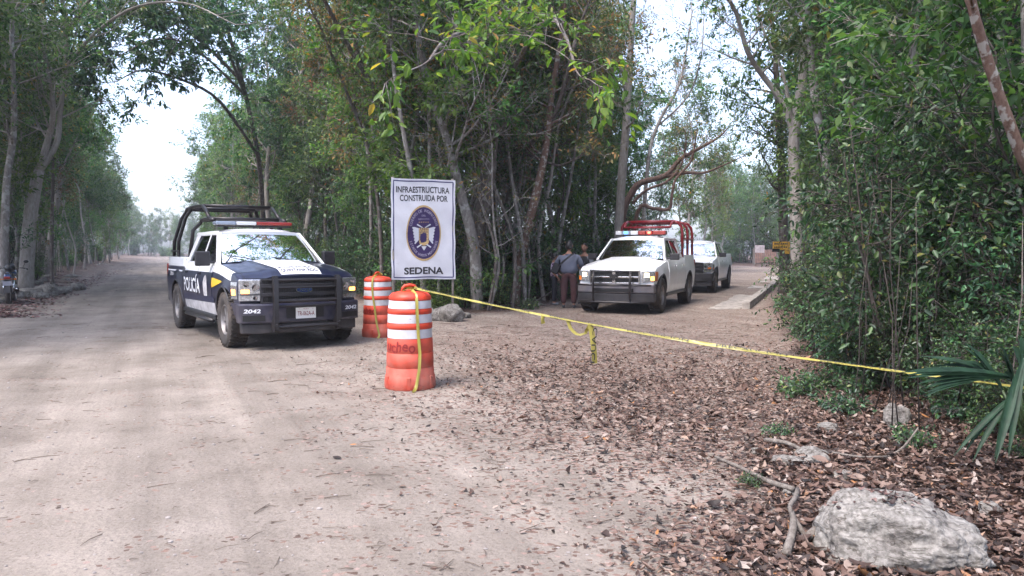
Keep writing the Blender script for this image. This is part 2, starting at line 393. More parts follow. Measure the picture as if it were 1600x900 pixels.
def leaf_mat(name, cols, rough=.5, trans=.35, tcol=None, spec=.4, objvar=.25):
    m = bpy.data.materials.new(name); m.use_nodes = True; N, L = nt(m); N.clear()
    at = N.new('ShaderNodeAttribute'); at.attribute_name = 'rnd'
    r = N.new('ShaderNodeValToRGB'); e = r.color_ramp.elements; r.color_ramp.interpolation = 'LINEAR'
    e[0].position, e[0].color = cols[0][0], (*cols[0][1], 1); e[1].position, e[1].color = cols[-1][0], (*cols[-1][1], 1)
    for p, c in cols[1:-1]: q = e.new(p); q.color = (*c, 1)
    L.new(at.outputs['Fac'], r.inputs[0])
    oi = N.new('ShaderNodeObjectInfo'); hs = N.new('ShaderNodeHueSaturation')
    mv = N.new('ShaderNodeMapRange'); mv.inputs[3].default_value = 1 - objvar; mv.inputs[4].default_value = 1 + objvar
    L.new(oi.outputs['Random'], mv.inputs[0]); L.new(mv.outputs[0], hs.inputs['Value']); L.new(r.outputs[0], hs.inputs['Color'])
    mh = N.new('ShaderNodeMath'); mh.operation = 'MULTIPLY_ADD'; L.new(oi.outputs['Random'], mh.inputs[0]); mh.inputs[1].default_value = 7.3; mh.inputs[2].default_value = 0
    fr = N.new('ShaderNodeMath'); fr.operation = 'FRACT'; L.new(mh.outputs[0], fr.inputs[0])
    m2 = N.new('ShaderNodeMapRange'); m2.inputs[3].default_value = .475; m2.inputs[4].default_value = .53; L.new(fr.outputs[0], m2.inputs[0]); L.new(m2.outputs[0], hs.inputs['Hue'])
    b = N.new('ShaderNodeBsdfPrincipled'); b.inputs['Roughness'].default_value = rough; b.inputs['Specular IOR Level'].default_value = spec
    L.new(hs.outputs[0], b.inputs['Base Color'])
    o = N.new('ShaderNodeOutputMaterial')
    if trans:
        t = N.new('ShaderNodeBsdfTranslucent'); g = N.new('ShaderNodeHueSaturation'); g.inputs['Saturation'].default_value = 1.15; g.inputs['Value'].default_value = 1.7
        L.new(hs.outputs[0], g.inputs['Color']); L.new(g.outputs[0], t.inputs[0])
        mx = N.new('ShaderNodeMixShader'); mx.inputs[0].default_value = trans; L.new(b.outputs[0], mx.inputs[1]); L.new(t.outputs[0], mx.inputs[2]); L.new(mx.outputs[0], o.inputs[0])
    else: L.new(b.outputs[0], o.inputs[0])
    return m
M_DEAD = leaf_mat('dead_leaf', [(0, (.016, .012, .011)), (.28, (.045, .025, .022)), (.5, (.105, .052, .044)), (.68, (.15, .085, .072)), (.88, (.21, .14, .12)), (.97, (.33, .265, .24)), (1, (.30, .10, .045))], .6, .12, objvar=0, spec=.35)
M_TWIG = pmat('twig_bark', (.09, .065, .05), .9)

def litter(n, x0, x1, y0, y1, seed, size, fade=None, detail=2, power=1.6, zmax=.03):
    rs = np.random.RandomState(seed)
    # more candidates near the camera
    t = rs.rand(n * 4); y = y0 + (y1 - y0) * t ** power
    x = rs.uniform(0, 1, n * 4) * (x1 - x0) + x0
    keep = (rs.rand(n * 4) < litter_w(x, y) ** (1.6 if fade > 0 else 2.3)) & (np.abs(x) < .8 * y + 1.5) & (forest(x, y) < 5)
    if fade: q = sstep(8, 13.5, y); keep &= rs.rand(n * 4) < (1 - q if fade > 0 else q)
    x, y = x[keep][:n], y[keep][:n]; k = len(x); w = litter_w(x, y)
    sz = size * (.22 + 1.15 * rs.rand(k) ** 2.2 + .8 * (rs.rand(k) > .95)) * (.55 + .5 * w)
    z = terrain(x, y) + .006 + rs.rand(k) * zmax * w
    a = rs.uniform(0, 6.28, k); tilt = rs.normal(0, .22, k)
    d = np.stack([np.cos(a), np.sin(a), tilt], 1); up = np.stack([rs.normal(0, .28, k), rs.normal(0, .28, k), np.ones(k)], 1)
    return leaves_mesh('leaf_litter', np.stack([x, y, z], 1), d, up, sz, sz * rs.uniform(.26, .62, k), M_DEAD, rs, detail)
for nm, me, lab in (('leaf_litter', litter(84000, -3.5, 8, 2.8, 13.5, 1, .060, fade=1, power=1.5, zmax=.05), 'brown fallen leaves lying thick on the right side of the clearing'),
               ('leaf_litter', litter(52000, -8, 22, 8, 34, 2, .050, fade=-1, detail=0, power=1.4), 'smaller fallen leaves spread across the junction and under the trees')):
    o = bpy.data.objects.new(nm, me); C.objects.link(o); tag(o, lab, 'fallen leaves', kind='stuff')
# dry leaves gathered along the left verge
rs = np.random.RandomState(77); k = 9000
y = 17 + 60 * rs.rand(k) ** 1.7; x = -4.25 - .48 * y + rs.normal(-.2, .75, k)
z = terrain(x, y) + .01 + rs.rand(k) * .03; a = rs.uniform(0, 6.28, k); sz = rs.uniform(.07, .14, k)
me = leaves_mesh('leaf_litter', np.stack([x, y, z], 1), np.stack([np.cos(a), np.sin(a), rs.normal(0, .2, k)], 1),
                 np.stack([rs.normal(0, .3, k), rs.normal(0, .3, k), np.ones(k)], 1), sz, sz * .5, M_DEAD, rs, 0)
o = bpy.data.objects.new('leaf_litter', me); C.objects.link(o); tag(o, 'reddish dry leaves gathered along the left verge of the dirt road', 'fallen leaves', kind='stuff')
# twigs and needles
rs = random.Random(5); mb = MB()
for i in range(2600):
    y = 2.6 + 13 * rs.random() ** 1.8; x = rs.uniform(-.75 * y - .5, min(.7 * y, 5))
    w = float(litter_w(x, y))
    if rs.random() > .12 + w * .8: continue
    l = rs.uniform(.04, .22) * (.6 + .06 * y); a = rs.uniform(0, 6.28) if rs.random() < .4 else rs.gauss(.15, .5); z = T(x, y) + .006
    c, s = math.cos(a), math.sin(a); r = rs.uniform(.0012, .0028) * (1 + y * .05)
    mb.tube([(x, y, z), (x + c * l * .5 + rs.gauss(0, .01), y + s * l * .5 + rs.gauss(0, .01), z + .005), (x + c * l, y + s * l, z)], [r, r * .9, r * .4], 4, caps=False)
tag(mb.build('fallen_twigs', M_TWIG), 'thin dark twigs scattered over the sandy ground', 'twigs', kind='stuff')
# pebbles
mb = MB(); rs = random.Random(8)
for i in range(1700):
    y = 2.6 + 16 * rs.random() ** 1.7; x = rs.uniform(-.75 * y - .5, .5 * y)
    r = rs.uniform(.003, .009) + .009 * rs.random() ** 8 * (1 + .04 * y); z = T(x, y)
    mb.ball((x, y, z + r * .2), (r * rs.uniform(.8, 1.5), r, r * .6), 6)
tag(mb.build('gravel', pmat('pebble', (.24, .215, .20), .9, var=.4, vscale=3)), 'small grey pebbles scattered on the dirt road', 'gravel', kind='stuff')
# ================================================================ woods
def bark_mat(name, c1, c2, scale=6, patch=None, rough=.9):
    m = bpy.data.materials.new(name); m.use_nodes = True; N, L = nt(m); b = N['Principled BSDF']
    tc = N.new('ShaderNodeTexCoord'); mp = N.new('ShaderNodeMapping'); mp.inputs['Scale'].default_value = (1, 1, .3)
    L.new(tc.outputs['Object'], mp.inputs['Vector'])
    n = N.new('ShaderNodeTexNoise'); n.inputs['Scale'].default_value = scale * 3; n.inputs['Detail'].default_value = 8; n.inputs['Roughness'].default_value = .7
    L.new(mp.outputs[0], n.inputs['Vector'])
    r = N.new('ShaderNodeValToRGB'); e = r.color_ramp.elements; e[0].position = .32; e[1].position = .68
    e[0].color = (*c1, 1); e[1].color = (*c2, 1); L.new(n.outputs['Fac'], r.inputs[0]); last = r.outputs[0]
    if patch:
        n2 = N.new('ShaderNodeTexNoise'); n2.inputs['Scale'].default_value = scale * .9; n2.inputs['Detail'].default_value = 4
        L.new(tc.outputs['Object'], n2.inputs['Vector'])
        mr = N.new('ShaderNodeMapRange'); mr.inputs[1].default_value = .54; mr.inputs[2].default_value = .6; L.new(n2.outputs['Fac'], mr.inputs[0])
        x = N.new('ShaderNodeMix'); x.data_type = 'RGBA'; L.new(mr.outputs[0], x.inputs['Factor']); L.new(last, x.inputs['A']); x.inputs['B'].default_value = (*patch, 1); last = x.outputs['Result']
    L.new(last, b.inputs['Base Color']); b.inputs['Roughness'].default_value = rough; b.inputs['Specular IOR Level'].default_value = .25
    bp = N.new('ShaderNodeBump'); bp.inputs['Strength'].default_value = .6; bp.inputs['Distance'].default_value = .02
    L.new(n.outputs['Fac'], bp.inputs['Height']); L.new(bp.outputs[0], b.inputs['Normal'])
    return m
BK_GREY = bark_mat('grey_bark', (.13, .115, .105), (.32, .295, .275), 6, (.36, .35, .33))
BK_DARK = bark_mat('dark_bark', (.065, .052, .045), (.17, .145, .13), 7, (.2, .19, .17))
BK_PALE = bark_mat('pale_bark', (.24, .21, .19), (.42, .39, .36), 5)
BK_RED = bark_mat('red_bark', (.085, .052, .042), (.21, .14, .115), 6)
BK_MOTT = bark_mat('mottled_bark', (.10, .06, .045), (.21, .135, .105), 11, (.32, .30, .27))
BK_STEM = bark_mat('dark_stem_bark', (.025, .02, .018), (.075, .062, .054), 7)
G1, G2, G3 = (.026, .066, .02), (.074, .140, .046), (.155, .235, .085)
LF_MID = leaf_mat('green_leaves', [(0, G1), (.5, G2), (.9, G3), (.97, (.13, .16, .04)), (1, (.35, .22, .05))], .45, .46)
LF_DARK = leaf_mat('dark_green_leaves', [(0, (.02, .048, .02)), (.5, (.045, .10, .042)), (.92, (.09, .17, .06)), (1, (.15, .18, .05))], .36, .35, spec=.6)
LF_YEL = leaf_mat('yellow_green_leaves', [(0, (.04, .09, .02)), (.5, (.08, .15, .03)), (.9, (.15, .22, .045)), (.97, (.26, .24, .05)), (1, (.28, .14, .05))], .5, .42)
LF_DRY = leaf_mat('dry_leaves', [(0, (.05, .08, .03)), (.45, (.10, .12, .045)), (.7, (.19, .14, .06)), (1, (.30, .15, .07))], .7, .35)
LF_LITE = leaf_mat('light_green_leaves', [(0, (.04, .09, .025)), (.5, (.075, .15, .04)), (1, (.15, .23, .06))], .5, .45)
LF_GLOSS = leaf_mat('glossy_bush_leaves', [(0, (.014, .034, .016)), (.45, (.03, .07, .03)), (.85, (.06, .125, .04)), (.97, (.11, .20, .05)), (1, (.2, .16, .05))], .44, .28, spec=.4)

class Grow:
    def __init__(s, seed, leaf=.11, per=12, lratio=.42, scatter=.10, tw=.55):
        s.r = random.Random(seed); s.rs = np.random.RandomState(seed); s.mb = MB(); s.lp = []; s.ld = []
        s.leaf, s.per, s.lratio, s.scatter, s.tw = leaf, per, lratio, scatter, tw
    def rv(s): return Vector((s.r.gauss(0, 1), s.r.gauss(0, 1), s.r.gauss(0, 1)))
    def line(s, pts, r0, r1, n=7, sub=3):
        """smooth polyline through pts, adds wood, returns the points and radii"""
        pts = [Vector(p) for p in pts]; out = []
        for i in range(len(pts) - 1):
            a, b, c, d = pts[max(i - 1, 0)], pts[i], pts[i + 1], pts[min(i + 2, len(pts) - 1)]
            for k in range(sub):
                t = k / sub; out.append(.5 * ((2 * b) + (c - a) * t + (2 * a - 5 * b + 4 * c - d) * t * t + (3 * b - a - 3 * c + d) * t ** 3))
        out.append(pts[-1]); m = len(out) - 1
        rad = [r0 + (r1 - r0) * (i / m) for i in range(m + 1)]
        s.mb.tube(out, [q * (1 + s.r.uniform(-.06, .06)) for q in rad], n, rough=.05, rng=s.r); return out, rad
    def twig(s, p, d, ln):
        d = d.normalized(); pts = [p]; q = p; k = 3
        for i in range(k):
            d = (d + s.rv() * .16 + Vector((0, 0, -.05))).normalized(); q = q + d * ln / k; pts.append(q)
        s.mb.tube(pts, [.007 + ln * .004, .006, .004, .002], 3, caps=False)
        for i in range(int(s.per * ln / .6) + 1):
            t = s.r.uniform(.1, 1.05) * k; j = min(int(t), k - 1); b = pts[j].lerp(pts[j + 1], t - j)
            s.lp.append(b + s.rv() * s.scatter * .5)
            o = s.rv(); o = (o - d * o.dot(d) * .6).normalized()
            s.ld.append((o * .8 + d * .6 + Vector((0, 0, -.25))))
    def limb(s, p, d, ln, r, lvl, up=.10, kids=5, wob=.2):
        d = d.normalized(); pts = [p]; dirs = []; k = 5; q = p
        for i in range(k):
            d = (d + s.rv() * wob * .6 + Vector((0, 0, up))).normalized(); dirs.append(d); q = q + d * ln / k; pts.append(q)
        rad = [r * (1 - .75 * i / k) for i in range(k + 1)]
        s.mb.tube(pts, rad, 5 if lvl > 1 else 4, caps=False)
        for c in range(kids if lvl > 0 else 0):
            t = s.r.uniform(.25, 1) * k; j = min(int(t), k - 1); b = pts[j].lerp(pts[j + 1], t - j)
            o = s.rv(); o = (o - dirs[j] * o.dot(dirs[j])).normalized()
            nd = dirs[j] * .7 + o * s.r.uniform(.5, 1.1)
            if lvl > 1: s.limb(b, nd, ln * s.r.uniform(.4, .65), rad[j] * .55, lvl - 1, up * .6, kids, wob)
            else: s.twig(b, nd, s.tw * s.r.uniform(.6, 1.3))
        s.twig(pts[-1], dirs[-1], s.tw)
    def crown_mesh(s, name, mat, detail=0, cull=None):
        pos = np.array([tuple(v) for v in s.lp]); d = np.array([tuple(v) for v in s.ld]); n = len(pos)
        up = np.stack([s.rs.normal(0, .6, n), s.rs.normal(0, .6, n), np.ones(n)], 1)
        ln = s.leaf * s.rs.uniform(.6, 1.25, n); return leaves_mesh(name, pos, d, up, ln, ln * s.lratio * s.rs.uniform(.8, 1.2, n), mat, s.rs, detail)
    def finish(s, name, bark, leafm, loc=(0, 0, 0), detail=0, label=None, cat='tree', group=None, stem='trunk', crown='crown', smooth=True):
        root = empty(name, loc, 0, label, cat, group)
        w = s.mb.build(stem, bark, root, smooth=smooth)
        if s.lp:
            c = bpy.data.objects.new(crown, s.crown_mesh(crown, leafm, detail)); C.objects.link(c); c.parent = root
        return root

def slender(seed, H, r0, first, nl, spread, leaf, per, kids=5, wob=.5, lvl=2, tw=.6, mid=0):
    g = Grow(seed, leaf, per, tw=tw); r = g.r
    pts = [Vector((0, 0, -.3))]; x = y = 0; k = 6
    for i in range(1, k + 1):
        x += r.gauss(0, wob * .45); y += r.gauss(0, wob * .45); pts.append(Vector((x, y, H * .93 * i / k)))
    o, rad = g.line(pts, r0, r0 * .22, 7); m = len(o) - 1
    for i in range(nl):
        t = (first + (1 - first) * ((i + r.random()) / nl)) * m; j = min(int(t), m - 1); b = o[j].lerp(o[j + 1], t - j)
        a = r.uniform(0, 6.28); e = r.uniform(.1, .9)
        g.limb(b, Vector((math.cos(a), math.sin(a), e)), spread * r.uniform(.55, 1.1) * (1 - .35 * t / m), rad[j] * .5, lvl, .08, kids)
    for i in range(mid):
        t = r.uniform(.12, first) * m; j = int(t); a = r.uniform(0, 6.28)
        g.limb(o[j], Vector((math.cos(a), math.sin(a), .5)), spread * .35, .012, 1, .05, 4)
    g.limb(o[-1], Vector((0, 0, 1)), spread * .6, rad[-1], lvl, .1, kids); return g
def bush(seed, H, W, stems, leaf, per, kids=6, tw=.4, lratio=.45):
    g = Grow(seed, leaf, per, lratio, tw=tw); r = g.r
    for i in range(stems):
        a = r.uniform(0, 6.28); e = r.uniform(.1, .5); h = H * r.uniform(.55, 1)
        b = Vector((math.cos(a) * W * .15, math.sin(a) * W * .15, -.1)); pts = [b]
        d = Vector((math.cos(a) * e * W / H * 1.6, math.sin(a) * e * W / H * 1.6, 1))
        for k in range(4): pts.append(pts[-1] + (d + g.rv() * .12).normalized() * h / 4)
        o, rad = g.line(pts, .012 + H * .004, .004, 4, 2); m = len(o) - 1
        for c in range(kids):
            t = r.uniform(.15, 1) * m; j = min(int(t), m - 1); a2 = r.uniform(0, 6.28)
            g.limb(o[j], Vector((math.cos(a2), math.sin(a2), .35)), W * .42 * r.uniform(.6, 1.2), .006, 1, .03, 5, .3)
    return g

def dup(root, loc, rz, sc=1.0, label=None, group=None):
    r = root.copy(); C.objects.link(r); r.location = loc; r.rotation_euler = (0, 0, rz); r.scale = (sc, sc, sc) if not hasattr(sc, '__len__') else sc
    if label: r['label'] = label
    if group: r['group'] = group
    for ch in root.children:
        c = ch.copy(); C.objects.link(c); c.parent = r
    return r

PROTO = {}
def proto(key, g, *a, **k): PROTO[key] = g.finish(*a, **k); return PROTO[key]
# full-height trees
tall = []
for i, (H, r0, first, nl, spr, leaf, per, bark, lm) in enumerate([
        (12.5, .12, .28, 22, 3.0, .20, 13, BK_GREY, LF_MID), (11.5, .09, .24, 20, 2.6, .18, 14, BK_DARK, LF_DARK),
        (13.5, .15, .34, 22, 3.4, .21, 13, BK_PALE, LF_MID), (10.5, .075, .20, 20, 2.3, .17, 14, BK_GREY, LF_LITE),
        (12, .10, .28, 20, 2.8, .19, 13, BK_DARK, LF_MID), (11, .085, .30, 16, 2.6, .15, 9, BK_GREY, LF_DRY)]):
    tall.append(proto(('tall', i), slender(100 + i, H, r0, first, nl, spr, leaf, per, mid=3), 'slender_tree', bark, lm))
sap = []
for i, (H, r0, spr, leaf, per, bark, lm) in enumerate([(6, .04, 1.5, .14, 18, BK_GREY, LF_MID), (5, .032, 1.4, .13, 18, BK_DARK, LF_DARK), (7, .045, 1.6, .14, 17, BK_DARK, LF_LITE), (6.5, .04, 1.4, .12, 5, BK_GREY, LF_DRY)]):
    sap.append(proto(('sap', i), slender(200 + i, H, r0, .20, 15, spr, leaf, per, kids=5, wob=.35, lvl=1, tw=.55), 'sapling', bark, lm))
shr = []
for i, (H, W, st, leaf, per, lm) in enumerate([(2.6, 1.7, 7, .12, 11, LF_DARK), (1.9, 1.5, 7, .11, 11, LF_MID), (3.2, 1.9, 7, .13, 11, LF_GLOSS), (1.3, 1.2, 7, .10, 11, LF_LITE)]):
    shr.append(proto(('shr', i), bush(300 + i, H, W, st, leaf, per), 'shrub', BK_STEM, lm, stem='stem', crown='foliage', cat='shrub'))
near = []     # finer leaves for the thicket close to the camera
for i, (H, W, st, leaf, per, lm) in enumerate([(2.6, 1.5, 8, .085, 14, LF_GLOSS), (3.4, 1.7, 8, .09, 13, LF_GLOSS), (1.7, 1.2, 8, .08, 13, LF_DARK)]):
    near.append(proto(('near', i), bush(320 + i, H, W, st, leaf, per, kids=8, tw=.38, lratio=.5), 'thicket_shrub', BK_STEM, lm, detail=1, stem='stem', crown='foliage', cat='shrub'))
nsap = []
for i, (H, r0, spr, leaf, per, lm) in enumerate([(4.6, .03, 1.2, .095, 13, LF_GLOSS), (5.6, .036, 1.4, .10, 12, LF_MID), (3.9, .025, 1.1, .09, 13, LF_DARK)]):
    nsap.append(proto(('nsap', i), slender(340 + i, H, r0, .12, 17, spr, leaf, per, kids=6, wob=.4, lvl=1, tw=.5), 'thicket_sapling', BK_STEM, lm, detail=1))
pole = []
for i, (H, r0, first, nl, spr, leaf, per, bark, lm) in enumerate([(11, .06, .5, 8, 2.0, .17, 10, BK_PALE, LF_MID), (10, .05, .45, 8, 1.8, .17, 10, BK_DARK, LF_LITE), (12, .075, .55, 8, 2.2, .17, 9, BK_GREY, LF_DRY)]):
    pole.append(proto(('pole', i), slender(400 + i, H, r0, first, nl, spr, leaf, per, wob=.7, mid=1), 'pole_tree', bark, lm))
lowp = proto('low', bush(360, .5, .55, 6, .10, 10, kids=4, tw=.2, lratio=.5), 'seedling', BK_DARK, LF_DARK, detail=1, stem='stem', crown='foliage', cat='seedling')

_KIND = {}
for pr, k in list(zip(tall, ('grey barked', 'dark barked', 'pale barked', 'light green', 'slim dark', 'dry leaved'))) + list(zip(sap, ('thin grey', 'thin dark', 'thin light green', 'dry twiggy'))) + \
        list(zip(shr, ('dark green', 'mid green', 'tall glossy', 'low light green'))) + list(zip(near, ('glossy rounded', 'tall glossy', 'low dark'))) + list(zip(nsap, ('glossy leaved', 'tall green leaved', 'slim dark leaved'))):
    _KIND[id(pr)] = k
for pr, k in zip(pole, ('bare pale', 'bare dark', 'bare grey')): _KIND[id(pr)] = k
USED = set()
PLACED = []
def put(pr, x, y, sc, label, group, rng, z=None):
    z = T(x, y) if z is None else z; rz = rng.uniform(0, 6.28)
    if id(pr) not in USED:
        USED.add(id(pr)); pr.location = (x, y, z); pr.rotation_euler = (0, 0, rz); pr.scale = (sc,) * 3; pr['label'] = label; pr['group'] = group; o = pr
    else: o = dup(pr, (x, y, z), rz, sc, label, group)
    PLACED.append((x, y)); return o
def inview(x, y, m=1.08): return y > 1 and abs(x) < (800 / F_PX) * m * y + 2.5
def far_ok(x, y, dmin, pts):
    return all((x - a) ** 2 + (y - b) ** 2 > dmin * dmin for a, b in pts)
def scatter(n, gen, cond, dmin, protos, smin, smax, label, group, seed, grow=0):
    rng = random.Random(seed); pts = []; tries = 0
    while len(pts) < n and tries < n * 80:
        tries += 1; x, y = gen(rng)
        if not cond(x, y): continue
        if not far_ok(x, y, dmin * (1 + grow * y), pts): continue
        pts.append((x, y)); w = rng.choice(protos)
        o = put(w, x, y, rng.uniform(smin, smax), label, group, rng)
        if y > 1: o['label'] = describe(w, x, y, o['category'] if o['category'] != 'tree' or w.name[:4] != 'sapl' else 'sapling')
    return pts
def pxof(x, y): return 800 + F_PX * x / y
_LM = [(-300, 'past the left edge'), (0, 'beside the motorcycle'), (50, 'close by the forked tree'), (85, 'by the left verge'), (110, 'just right of the forked tree'), (235, 'where the dirt road fades'), (330, 'behind the cage of the police pickup'),
       (440, 'behind the cab of the police pickup'), (545, 'just left of the banner sign'), (620, 'behind the banner sign'), (720, 'just right of the banner sign'),
       (800, 'between sign and people'), (860, 'behind the three people'), (935, 'behind the caged white pickup'), (1085, 'behind the plain white pickup'), (1145, 'beyond the concrete kerb'),
       (1210, 'around the yellow board tree'), (1290, 'right of the yellow board tree'), (1400, 'above the big boulder'), (1500, 'behind the fan palm')]
def describe(pr, x, y, base):
    px = pxof(x, y); w = [t for p, t in _LM if px >= p]; w = w[-1] if w else _LM[0][1]
    d = 'nearer' if y < 22 else ('set back' if y < 34 else ('distant' if y < 70 else 'far'))
    if px > 1240 and y < 22: d = 'front' if y < 10 else 'nearer'
    return '%s %s %s, %s' % (d, _KIND.get(id(pr), ''), base, w)
fL = lambda x, y: float(dL(x, y)); fM = lambda x, y: float(dM(x, y)); fR = lambda x, y: float(dR(x, y))
# --- left woods
def genL(dep, y0, y1, p=1.5):
    def g(r):
        y = y0 + (y1 - y0) * r.random() ** p; d = r.uniform(*dep); return -4.25 - .48 * y - d / .9, y
    return g
LB = 'tree in the woods along the left side of the dirt road'
scatter(44, genL((1.0, 3.8), 19, 130), lambda x, y: inview(x, y), 2.0, tall, .9, 1.12, 'leafy ' + LB, 'trees lining the left side of the road', 11, .012)
scatter(22, genL((3.5, 12), 20, 90), lambda x, y: inview(x, y), 2.6, tall, .9, 1.15, 'deeper ' + LB, 'trees deeper in the left woods', 12, .012)
scatter(40, genL((.8, 5), 21, 90), lambda x, y: inview(x, y), 1.6, sap, .7, 1.1, 'young thin tree at the edge of the left woods', 'saplings in the left woods', 13, .01)
scatter(44, genL((1.6, 7), 24, 95), lambda x, y: inview(x, y), 1.2, shr, .7, 1.15, 'leafy green shrub under the trees left of the dirt road', 'shrubs under the left trees', 14, .012)
scatter(26, genL((.6, 4), 24, 75), lambda x, y: inview(x, y), 1.4, [pole[0], pole[0], pole[1]], .8, 1.15, '', 'bare stemmed trees at the edge of the left woods', 54)
scatter(20, genL((1.2, 5), 22, 45), lambda x, y: inview(x, y), 1.2, [shr[3], shr[1]], .6, .9, '', 'low light shrubs at the edge of the left woods', 55)
# --- middle woods, first the edge towards the left road, then behind the sign and the pickups
def genM1(r): y = 17 + 105 * r.random() ** 1.5; d = r.uniform(.6, 4); return 6.32 - .48 * y + d / .9, y
def genM2(r): y = r.uniform(19, 46); return r.uniform(-16, 10), y
def genM3(r): y = 22 + 80 * r.random() ** 1.2; d = r.uniform(.5, 4); return -7.4 + .4 * y - d / .93, y
inM = lambda a: (lambda x, y: fM(x, y) > a and inview(x, y))
MB_ = 'tree in the woods between the two roads'
scatter(17, genM1, inM(.5), 2.4, tall, .85, 1.1, 'edge ' + MB_ + ', left of the sign', 'trees on the left edge of the middle woods', 21, .012)
scatter(20, genM2, inM(1.8), 2.4, tall, .85, 1.15, 'leafy ' + MB_, 'trees in the middle woods', 22)
scatter(15, genM3, inM(.5), 2.8, tall, .85, 1.1, MB_ + ' behind the white pickups', 'trees behind the white pickups', 23, .012)
scatter(50, genM2, inM(.8), 1.25, sap, .7, 1.15, 'young thin ' + MB_, 'saplings in the middle woods', 24)
scatter(60, lambda r: (r.uniform(-12, 6), r.uniform(18, 28)), (lambda x, y: inM(.5)(x, y) and not (-.2 < x < 3.5 and y < 22.6)), .95, shr, .6, 1.0, 'dark green shrub under the trees behind the white sign', 'shrubs behind the white sign', 25)
scatter(16, lambda r: (r.uniform(-9, 4), r.uniform(18, 23)), inM(.6), 1.0, [sap[3]], .7, 1.2, '', 'dry saplings at the edge of the middle woods', 29)
scatter(24, genM1, inM(.3), 1.4, shr, .6, 1.1, 'leafy shrub at the left edge of the middle woods', 'shrubs on the left edge of the middle woods', 26, .01)
scatter(26, genM3, inM(.3), 1.4, shr, .6, 1.1, 'leafy shrub beside the white pickups road', 'shrubs along the left side of the right road', 27, .01)
scatter(36, lambda r: (r.uniform(-20, 12), r.uniform(27, 55)), inM(1), 1.6, shr, 1.2, 1.8, 'tall shrub deep in the woods between the two roads', 'shrubs deep in the middle woods', 28)
scatter(30, lambda r: (r.uniform(-9, 5), r.uniform(18, 24)), inM(.4), 1.0, pole, .85, 1.15, '', 'bare stemmed trees at the edge of the middle woods', 51)
scatter(22, genM2, inM(2.5), 1.5, pole, .9, 1.2, '', 'bare stemmed trees inside the middle woods', 56)
scatter(26, lambda r: (lambda y, d: (6.32 - .48 * y + d / .9, y))(r.uniform(38, 95), r.uniform(.5, 6)), inM(.3), 2.6, [tall[0], tall[5], tall[3], tall[2]], .95, 1.25, '', 'trees on the far left edge of the middle woods', 52)
# --- right woods
def genR(dep, y0, y1, p=1.3):
    def g(r):
        y = y0 + (y1 - y0) * r.random() ** p; return float(np.interp(y, _ry, _rx)) + r.uniform(*dep), y
    return g
inR = lambda a: (lambda x, y: fR(x, y) > a and inview(x, y, 1.15))
scatter(28, genR((1.4, 6), 8, 95), inR(1.3), 2.4, tall, .85, 1.15, 'tree in the woods right of the kerbed road', 'trees in the right woods', 31, .012)
scatter(15, genR((4, 14), 8, 60), inR(.3), 2.8, tall, .85, 1.15, 'deeper tree in the right woods', 'trees deeper in the right woods', 32, .012)
scatter(40, genR((1.6, 7), 11, 70), inR(1.5), 1.2, sap, .7, 1.15, 'young thin tree in the right woods', 'saplings in the right woods', 33)
scatter(46, genR((1.5, 7), 12, 75), inR(1.4), 1.1, shr, .6, 1.1, 'dark shrub under the trees right of the kerb', 'shrubs right of the kerb', 34)
scatter(18, genR((1.2, 5), 12, 50), inR(1.1), 1.5, pole, .9, 1.2, '', 'bare stemmed trees in the right woods', 57)
# thicket near the camera on the right
inN = lambda x, y: fR(x, y) > (.7 if y < 8 else 1.5) and inview(x, y, 1.2)
scatter(36, genR((1.0, 5.5), 7.0, 17, 1.0), inN, .8, near, .75, 1.1, 'glossy dark green shrub in the thicket on the right', 'thicket shrubs on the right', 35)
scatter(30, genR((.9, 5.5), 6.5, 17, 1.0), inN, .7, nsap, .75, 1.1, 'thin sapling with glossy leaves in the thicket on the right', 'thicket saplings on the right', 36)
scatter(40, lambda r: (lambda y: (float(np.interp(y, _ry, _rx)) + r.uniform(.5, 2.8), y))(r.uniform(6.2, 14)), lambda x, y: fR(x, y) > .5 and inview(x, y, 1.0) and not (x < 3.9 and y < 7.5), .5, [near[2], near[0], near[2]], .45, .85, '', 'low shrubs at the foot of the thicket', 53)
for i_, (x_, y_, s_) in enumerate([(3.95, 5.8, .34), (4.35, 6.6, .5), (3.75, 5.1, .26), (4.4, 5.6, .5), (3.55, 4.6, .2), (4.6, 6.2, .7)]):
    o = put(near[2] if i_ % 3 else near[0], x_, y_, s_, '', 'low shrubs spilling towards the boulder', random.Random(700 + i_)); o['label'] = describe(near[2] if i_ % 3 else near[0], x_, y_, 'small bush')
# --- closing ends of both roads
scatter(30, lambda r: (r.uniform(29, 52), r.uniform(94, 112)), lambda x, y: True, 2.2, tall[:5], .8, 1.15, 'tree closing the view at the bend of the right road', 'trees at the bend of the right road', 41)
scatter(46, lambda r: (r.uniform(-150, -85), r.uniform(205, 240)), lambda x, y: True, 2.5, tall, .8, 1.15, 'tree at the far end of the dirt road', 'trees at the far end of the dirt road', 42)
scatter(28, lambda r: (r.uniform(-115, -40), r.uniform(115, 220)), lambda x, y: (fL(x, y) > 1 or fM(x, y) > 1) and inview(x, y, 1.0) and (fL(x, y) < 12 or fM(x, y) < 14), 5, tall, .95, 1.25, 'distant hazy tree beside the dirt road', 'distant trees beside the dirt road', 43)
scatter(30, lambda r: (r.uniform(-140, -85), r.uniform(195, 205)), lambda x, y: True, 1.6, shr, 1.5, 2.4, '', 'bushes at the far end of the dirt road', 46)
scatter(34, lambda r: (r.uniform(27, 42), r.uniform(91, 97)), lambda x, y: True, 1.1, [sap[0], sap[2], shr[0], shr[2], shr[1]], 1.2, 1.9, '', 'young growth closing the bend of the right road', 58)
